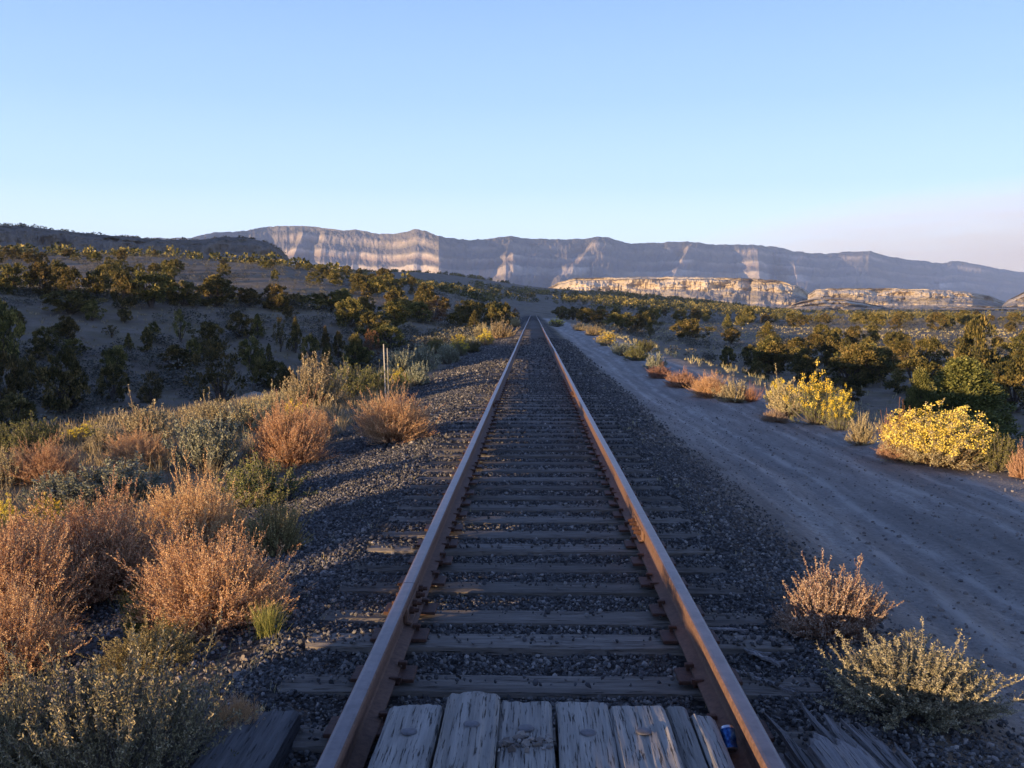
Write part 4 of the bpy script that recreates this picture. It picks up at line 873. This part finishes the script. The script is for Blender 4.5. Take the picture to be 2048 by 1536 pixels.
valT = [(4, 62, 604, 60, 'spread0'), (140, 76, 580, 92, 'spread1'), (87, 66, 654, 44, 'round0'), (222, 70, 650, 27, 'thin0'), (255, 67, 668, 23, 'cone0'), (292, 67, 658, 24, 'round1'), (228, 61, 693, 52, 'spread2'), (219, 54, 730, 46, 'round2'), (120, 50, 699, 76, 'round3'), (5, 48, 706, 70, 'round1'), (52, 54, 712, 38, 'round0'), (360, 70, 618, 34, 'thin0'), (383, 64, 678, 26, 'round2'), (415, 70, 644, 50, 'spread0'), (478, 72, 624, 42, 'round3'), (514, 72, 630, 40, 'cone1'), (500, 64, 674, 48, 'round0'), (438, 49, 680, 112, 'thin0'), (516, 58, 705, 36, 'spread1'), (560, 68, 634, 25, 'thin0'), (590, 68, 639, 36, 'cone0'), (536, 64, 689, 19, 'cone1'), (618, 64, 669, 32, 'round2'), (650, 67, 656, 28, 'cone0'), (676, 66, 664, 24, 'round1'), (300, 52, 742, 54, 'thin0'), (20, 42, 790, 90, 'round2'),
        (700, 78, 596, 62, 'round0'), (745, 72, 625, 58, 'round3'), (790, 82, 604, 64, 'spread0'), (800, 95, 597, 66, 'round1'), (838, 92, 604, 56, 'round2'), (866, 100, 600, 58, 'ruddy0'), (740, 64, 658, 34, 'ruddy0'), (710, 62, 668, 40, 'round1'), (775, 70, 650, 60, 'round2'), (655, 60, 690, 30, 'round3')]
vl = sorted(range(len(valT)), key=lambda i: valT[i][0])
special = {(438, 49): 'large ragged thin-crowned juniper left of the pale boulder', (516, 58): 'little umbrella-shaped juniper just above the pale boulder', (120, 50): 'big round dark juniper on the valley floor at left', (140, 76): 'wide dark spreading juniper on the slope at far left', (866, 100): 'ruddy brown tree among the sunlit junipers left of the track', (740, 64): 'small ruddy sunlit tree in front of the dark clump', (20, 42): 'dark juniper at the left edge just above the bank', (4, 62): 'dark juniper cut by the left edge under the golden ones'}
LONG = ORD+['twenty-first', 'twenty-second', 'twenty-third', 'twenty-fourth', 'twenty-fifth', 'twenty-sixth', 'twenty-seventh', 'twenty-eighth', 'twenty-ninth', 'thirtieth', 'thirty-first', 'thirty-second', 'thirty-third', 'thirty-fourth', 'thirty-fifth', 'thirty-sixth', 'thirty-seventh', 'thirty-eighth', 'thirty-ninth', 'fortieth']
rest = [i for i in vl if (valT[i][0], valT[i][1]) not in special]
for i, (px, r, top, wd, ky) in enumerate(valT):
    lab = special.get((px, r)) or f'{LONG[rest.index(i)]} from the left of the other dark junipers in the shaded valley'
    tree(ky, px, r, top, wd, lab, GL)
for k, (px, r, top, wd, ky, lab) in enumerate([(878, 118, 592, 46, 'round0', 'golden-topped juniper behind the ruddy brown tree'), (937, 105, 601, 54, 'spread1', 'big golden-topped juniper left of the yellow green one'), (950, 82, 622, 42, 'cone1', 'pointed yellow green juniper on the left track bank'), (985, 112, 612, 44, 'round3', 'dark juniper right of the pointed yellow green one'), (1006, 120, 606, 48, 'round2', 'golden-topped juniper just left of the marker post'), (1031, 150, 616, 20, 'ruddy0', 'small reddish tree just right of the marker post'), (915, 95, 625, 46, 'round1', 'dark juniper below the big golden-topped one'),
        (1122, 190, 613, 32, 'round1', 'juniper first right of the far track end'), (1146, 185, 614, 28, 'spread0', 'juniper second right of the far track end'), (1172, 150, 617, 32, 'round2', 'juniper third right of the far track end'), (1200, 145, 619, 38, 'round0', 'juniper beside the far bend of the road'), (1240, 120, 626, 52, 'spread2', 'bushy juniper above the far road edge brush'), (1272, 125, 629, 38, 'round3', 'dark juniper right of the bushy one by the road'), (1300, 118, 637, 20, 'cone0', 'slim little juniper standing alone right of the road')]):
    tree(ky, px, r, top, wd, lab, GT)
rightT = [(1380, 108, 638, 64, 'spread0', 'large sunlit juniper standing alone in the open right plain'), (1457, 76, 694, 32, 'round1', 'small dark juniper in the hollow, first behind the red strip'), (1504, 80, 690, 38, 'round2', 'small dark juniper in the hollow, second behind the red strip'), (1513, 62, 724, 42, 'round0', 'dark juniper low in the hollow behind the dry stalks'), (1552, 72, 682, 74, 'spread1', 'wide dark juniper above the pale straw bush'), (1618, 66, 712, 62, 'round3', 'dark juniper behind the bright yellow rabbitbrush'), (1700, 64, 722, 70, 'round2', 'dark juniper above the small tan bush'), (1762, 70, 696, 90, 'spread2', 'broad dark juniper left of the tall dark one'), (1710, 56, 772, 48, 'round1', 'small dark juniper below the broad dark one'), (1954, 58, 636, 76, 'round0', 'tall dark ragged juniper sticking up above the right plain'), (2035, 52, 716, 90, 'round3', 'dark juniper at the right edge behind the front one'), (1655, 78, 672, 60, 'spread0', 'dark juniper in the middle of the right hollow'), (1600, 84, 676, 60, 'round1', 'dark juniper left of the middle one in the right hollow'), (1835, 60, 716, 80, 'round2', 'dark juniper behind the left spur of the front one')]
for px, r, top, wd, ky, lab in rightT: tree(ky, px, r, top, wd, lab, GR_)
tree('near0', 1930, 36, 728, 275, 'large pointed green juniper behind the yellow flower dome', GR_)
tree('near1', 1846, 34.5, 746, 110, 'slender pointed juniper joined to the left of the large green one', GR_)
# the many others, picked up to 300 in all
keys = C_+['cone0']
def fill(n, pa, pb, ra, rb, hmin, hmax, label, group, seed, test=None, pw=1.):
    g = rng_(seed); k = 0; tries = 0
    while k < n and tries < n*30:
        tries += 1; px = g.uniform(pa, pb); r = ra+(rb-ra)*g.random()**pw
        x, y = polar(px, r)
        if test and not test(px, r, x, y): continue
        h = g.uniform(hmin, hmax); wd = h*g.uniform(.75, 1.25)
        z = h1(x, y)-.05; t = thing('juniper_tree', label, 'tree', (x, y, z), g.uniform(0, 2*PI), group, (wd, wd, h))
        cr, tr = TP[keys[g.integers(len(keys))]]
        obj('crown', cr, t)
        if r < 130: obj('trunk', tr, t)
        k += 1; NT[0] += 1
clear = lambda px, r, x, y: not (1300 < px < 1480 and r < 105) and not (-6 < x < 8) and not (1500 < px < 1900 and 118 < r < 150)
fill(30, 1330, 2120, 62, 120, 1.4, 2.6, 'dark low juniper in the shaded hollow right of the road', GR_, 601, clear)
fill(64, 1150, 2120, 120, 330, 1.8, 3.3, 'sunlit juniper in the far belt across the right plain', 'junipers of the far belt on the right plain', 602, clear, .8)
fill(66, -80, 860, 112, 205, 1.2, 2.3, 'juniper on the second hillside above the left valley', 'junipers on the second hillside left', 603, lambda p, r, x, y: fbm(np.array([x/16.]), np.array([y/16.]), 5, 2)[0] > -.12)
fill(14, 640, 1000, 98, 180, 1.8, 3.0, 'dark juniper in the clump left of the far track', 'junipers in the clump left of the far track', 604, lambda p, r, x, y: x < -5)

fill(36, -120, 760, 50, 100, .7, 1.7, 'small dark juniper seedling scattered over the pale valley slope left', 'little junipers on the left valley slope', 605, lambda p, r, x, y: x < -7)
# far woods and scrub: nobody could count them
def batch(name, x, y, hgt, wid, mat, seed, m=44, leaf=.34, z=None, lo=.05):
    g = rng_(seed); n = len(x)
    d = g.normal(size=(n, m, 3)); d /= np.linalg.norm(d, axis=2, keepdims=True); rr = g.random((n, m, 1))**.45
    p = d*rr*.5; p[..., 2] = lo+(p[..., 2]+.5)*(1-lo)*.95
    p[..., :2] *= (1+.3*np.sin(np.arctan2(p[..., 1], p[..., 0])*2+g.uniform(0, 6, (n, 1))))[..., None]
    ld = d+g.normal(size=(n, m, 3))*.5+np.array([0, 0, .3])
    V, Q = leaves(p.reshape(-1, 3), ld.reshape(-1, 3), leaf*g.uniform(.7, 1.2, n*m), leaf*.7, g)
    V = V.reshape(n, m*4, 3)*np.stack([wid, wid, hgt], 1)[:, None]; zz = H(x, y) if z is None else z
    V += np.stack([x, y, zz-.03], 1)[:, None]
    a = np.repeat(np.clip(np.repeat(g.random(n), m)*.5+g.random(n*m)*.5, 0, 1), 4)
    return kind(obj(name, mesh(name, V.reshape(-1, 3), Q, [M[mat]], False, attrs={'rnd': a})), 'stuff')
g = rng_(900); X = []; Y = []
def sow(n, pa, pb, ra, rb, dens=None):
    px = g.uniform(pa, pb, n); r = np.sqrt(g.uniform(ra**2, rb**2, n)); b = np.interp(px, np.linspace(-1000, 3200, 60), [bearing(p) for p in np.linspace(-1000, 3200, 60)])
    x = CAM[0]+r*np.sin(b); y = r*np.cos(b); k = np.ones(n, bool) if dens is None else dens(x, y, px, r); return x[k], y[k]
cl = lambda s, t: (lambda x, y, px, r: (fbm(x/s, y/s, 55, 3) > t))
parts = [sow(900, -150, 1000, 200, 420, cl(25, -.05)), sow(3000, 450, 1600, 420, 760, cl(60, -.12)), sow(1900, 1120, 2200, 330, 800, lambda x, y, px, r: (fbm(x/50, y/50, 55, 3) > -.05) & (x > 14)), sow(1700, 1200, 2250, 800, 1500, cl(90, -.15))]
x = np.concatenate([p[0] for p in parts]); y = np.concatenate([p[1] for p in parts]); h = g.uniform(1.1, 2.6, len(x))
batch('distant_woodland', x, y, h, h*g.uniform(.8, 1.3, len(x)), 'juniper', 901, 40)
# trees on top of the left mesa
px, b, r0, zc = LM; n = 1700; i = g.integers(0, len(px), n); o_ = g.uniform(-12, 60, n); x = CAM[0]+(r0[i]+o_)*np.sin(b[i]); y = (r0[i]+o_)*np.cos(b[i]); h = g.uniform(.8, 1.9, n)
batch('mesa_woodland', x, y, h, h*1.1, 'juniper', 902, 34, z=zc[i]-.4+np.where(o_ < 0, o_*.07*4, -o_*.02))
# scrub on valley floors and the plain
parts = [sow(4200, -250, 990, 34, 112, lambda x, y, px, r: (fbm(x/8, y/8, 66, 3) > -.1) & (x < -4.5)), sow(1500, 1180, 2200, 38, 130, lambda x, y, px, r: (fbm(x/10, y/10, 67, 3) > .0) & (x > 6.5)), sow(2500, 1120, 2200, 130, 420, lambda x, y, px, r: (x > 7)), sow(1500, -200, 1000, 112, 210)]
x = np.concatenate([p[0] for p in parts]); y = np.concatenate([p[1] for p in parts]); h = .18+.75*g.random(len(x))**1.5
batch('sagebrush_scrub', x, y, h, h*g.uniform(1.1, 1.8, len(x)), 'scrub', 903, 70, .15)
# grass and weeds between the bushes
def grass(name, x, y, hh, mat, seed, blades=16, w_=.005):
    g = rng_(seed); n = len(x)*blades; xi = np.repeat(x, blades)+g.normal(0, .05, n)*np.repeat(hh, blades)/.25; yi = np.repeat(y, blades)+g.normal(0, .05, n)*np.repeat(hh, blades)/.25
    h = np.repeat(hh, blades)*g.uniform(.4, 1.1, n); ph = g.uniform(0, 2*PI, n); le = g.random(n)*.7
    p0 = np.stack([xi, yi, np.repeat(H(x, y), blades)-.01], 1); d = np.stack([np.cos(ph)*le, np.sin(ph)*le, 1-le*.3], 1)
    V, Q = leaves(p0, d, h, np.maximum(w_, .0004*np.hypot(xi, yi)), g)
    return kind(obj(name, mesh(name, V, Q, [M[mat]], False, attrs={'rnd': np.repeat(g.random(n), 4)})), 'stuff')
n = 4200; y = 4.6+g.random(n)*22; xe = np.interp(y, XE_Y, XE_X); x = xe-1+(-2.2-xe)*g.random(n)**.9; k = (x > -.55*y-1.5) & ((y > 8) | (x < -2.4)); x = x[k]; y = y[k]
grass('bank_weeds', x, y, g.uniform(.08, .3, len(x)), 'grass', 911)
n = 380; y = 9+g.random(n)**1.5*120; x = 5.3+g.normal(.9, .8, n); k = x > 4.9; grass('verge_grass', x[k], y[k], g.uniform(.06, .28, k.sum()), 'grass', 912)
n = 900; y = 25+g.random(n)*130; x = -3.6+g.normal(-.8, .8, n); k = x < -3.3; grass('shoulder_weeds', x[k], y[k], g.uniform(.1, .4, k.sum()), 'grass', 913)
n = 700; x = g.uniform(-1.7, 1.5, n); y = 3.5+g.random(n)**1.6*12; k = (np.abs(np.abs(x)-.62) < .14) | (np.abs(x) > 1.2); grass('track_weeds', x[k], y[k], g.uniform(.02, .08, k.sum()), 'grass', 914, 5, .0022)
x, y = sow(4200, 1180, 2200, 30, 200, lambda x, y, px, r: (x > 11)); grass('plain_grass', x, y, g.uniform(.1, .35, len(x)), 'grass', 915, 8)
x, y = sow(3600, -200, 960, 34, 105, lambda x, y, px, r: (x < -5)); grass('valley_grass', x, y, g.uniform(.1, .3, len(x)), 'grass', 916, 8)
# boulder
V0, T0 = ico()
import bmesh
bm = bmesh.new(); bmesh.ops.create_icosphere(bm, subdivisions=4, radius=1)
for v in bm.verts:
    c = v.co; n1 = float(fbm(np.array([c.x*1.3+3]), np.array([c.y*1.3+c.z]), 71, 4)[0]); c *= 1+.28*n1; c.z = c.z*.95 if c.z > 0 else c.z*.5
me = bpy.data.meshes.new('boulder'); bm.to_mesh(me); bm.free(); me.materials.append(M['boulder'])
x, y = polar(506, 50); tag(obj('boulder', me, None, (x, y, h1(x, y)+.15), (0, .12, .5), (1.0, .8, .78)), 'pale rounded boulder on the valley floor below the ragged tree', 'boulder')

# ------------------------------------------------------------------ air
def volmat(name, col, dens, an=0.):
    m = bpy.data.materials.new(name); m.use_nodes = True; t = m.node_tree; t.nodes.remove(t.nodes['Principled BSDF'])
    v = t.nodes.new('ShaderNodeVolumePrincipled'); v.inputs['Color'].default_value = (*col, 1); v.inputs['Density'].default_value = dens; v.inputs['Anisotropy'].default_value = an
    t.links.new(v.outputs[0], t.nodes['Material Output'].inputs['Volume']); return m
hb = MB(); hb.box((0, (11700-1000)/2, (640-9)/2), (18400, 12700, 649)); kind(obj('haze', hb.me('haze', [volmat('haze_air', (.52, .68, .98), HAZE)])), 'stuff')
bm = bmesh.new(); bmesh.ops.create_icosphere(bm, subdivisions=4, radius=1); me = bpy.data.meshes.new('smoke_plume'); bm.to_mesh(me); bm.free()
sm_ = volmat('smoke', (.90, .66, .42), 5e-4); t = sm_.node_tree; vp = [n for n in t.nodes if n.type == 'PRINCIPLED_VOLUME'][0]
tcn = t.nodes.new('ShaderNodeTexCoord'); ln = t.nodes.new('ShaderNodeVectorMath'); ln.operation = 'LENGTH'; t.links.new(tcn.outputs['Object'], ln.inputs[0])
mp_ = t.nodes.new('ShaderNodeMapping'); mp_.inputs['Scale'].default_value = (2.2, .5, 7); mp_.inputs['Rotation'].default_value = (0, -.25, 0); t.links.new(tcn.outputs['Object'], mp_.inputs[0])
nz = t.nodes.new('ShaderNodeTexNoise'); nz.inputs['Scale'].default_value = 1.6; nz.inputs['Detail'].default_value = 3; t.links.new(mp_.outputs[0], nz.inputs['Vector'])
def vm(op, a_, b_):
    q = t.nodes.new('ShaderNodeMath'); q.operation = op; q.use_clamp = op == 'SUBTRACT'
    for i, v in enumerate((a_, b_)):
        if hasattr(v, 'links'): t.links.new(v, q.inputs[i])
        else: q.inputs[i].default_value = v
    return q.outputs[0]
fall = vm('SUBTRACT', 1.0, ln.outputs['Value']); dn = vm('MULTIPLY', vm('POWER', fall, .7), vm('MULTIPLY', nz.outputs['Fac'], 2.6e-3))
t.links.new(dn, vp.inputs['Density']); me.materials.append(sm_); x, y = polar(2350, 17000)
kind(obj('smoke_plume', me, None, (x, y, 150), (0, .0, -bearing(2350)), (9300, 900, 1950)), 'stuff')
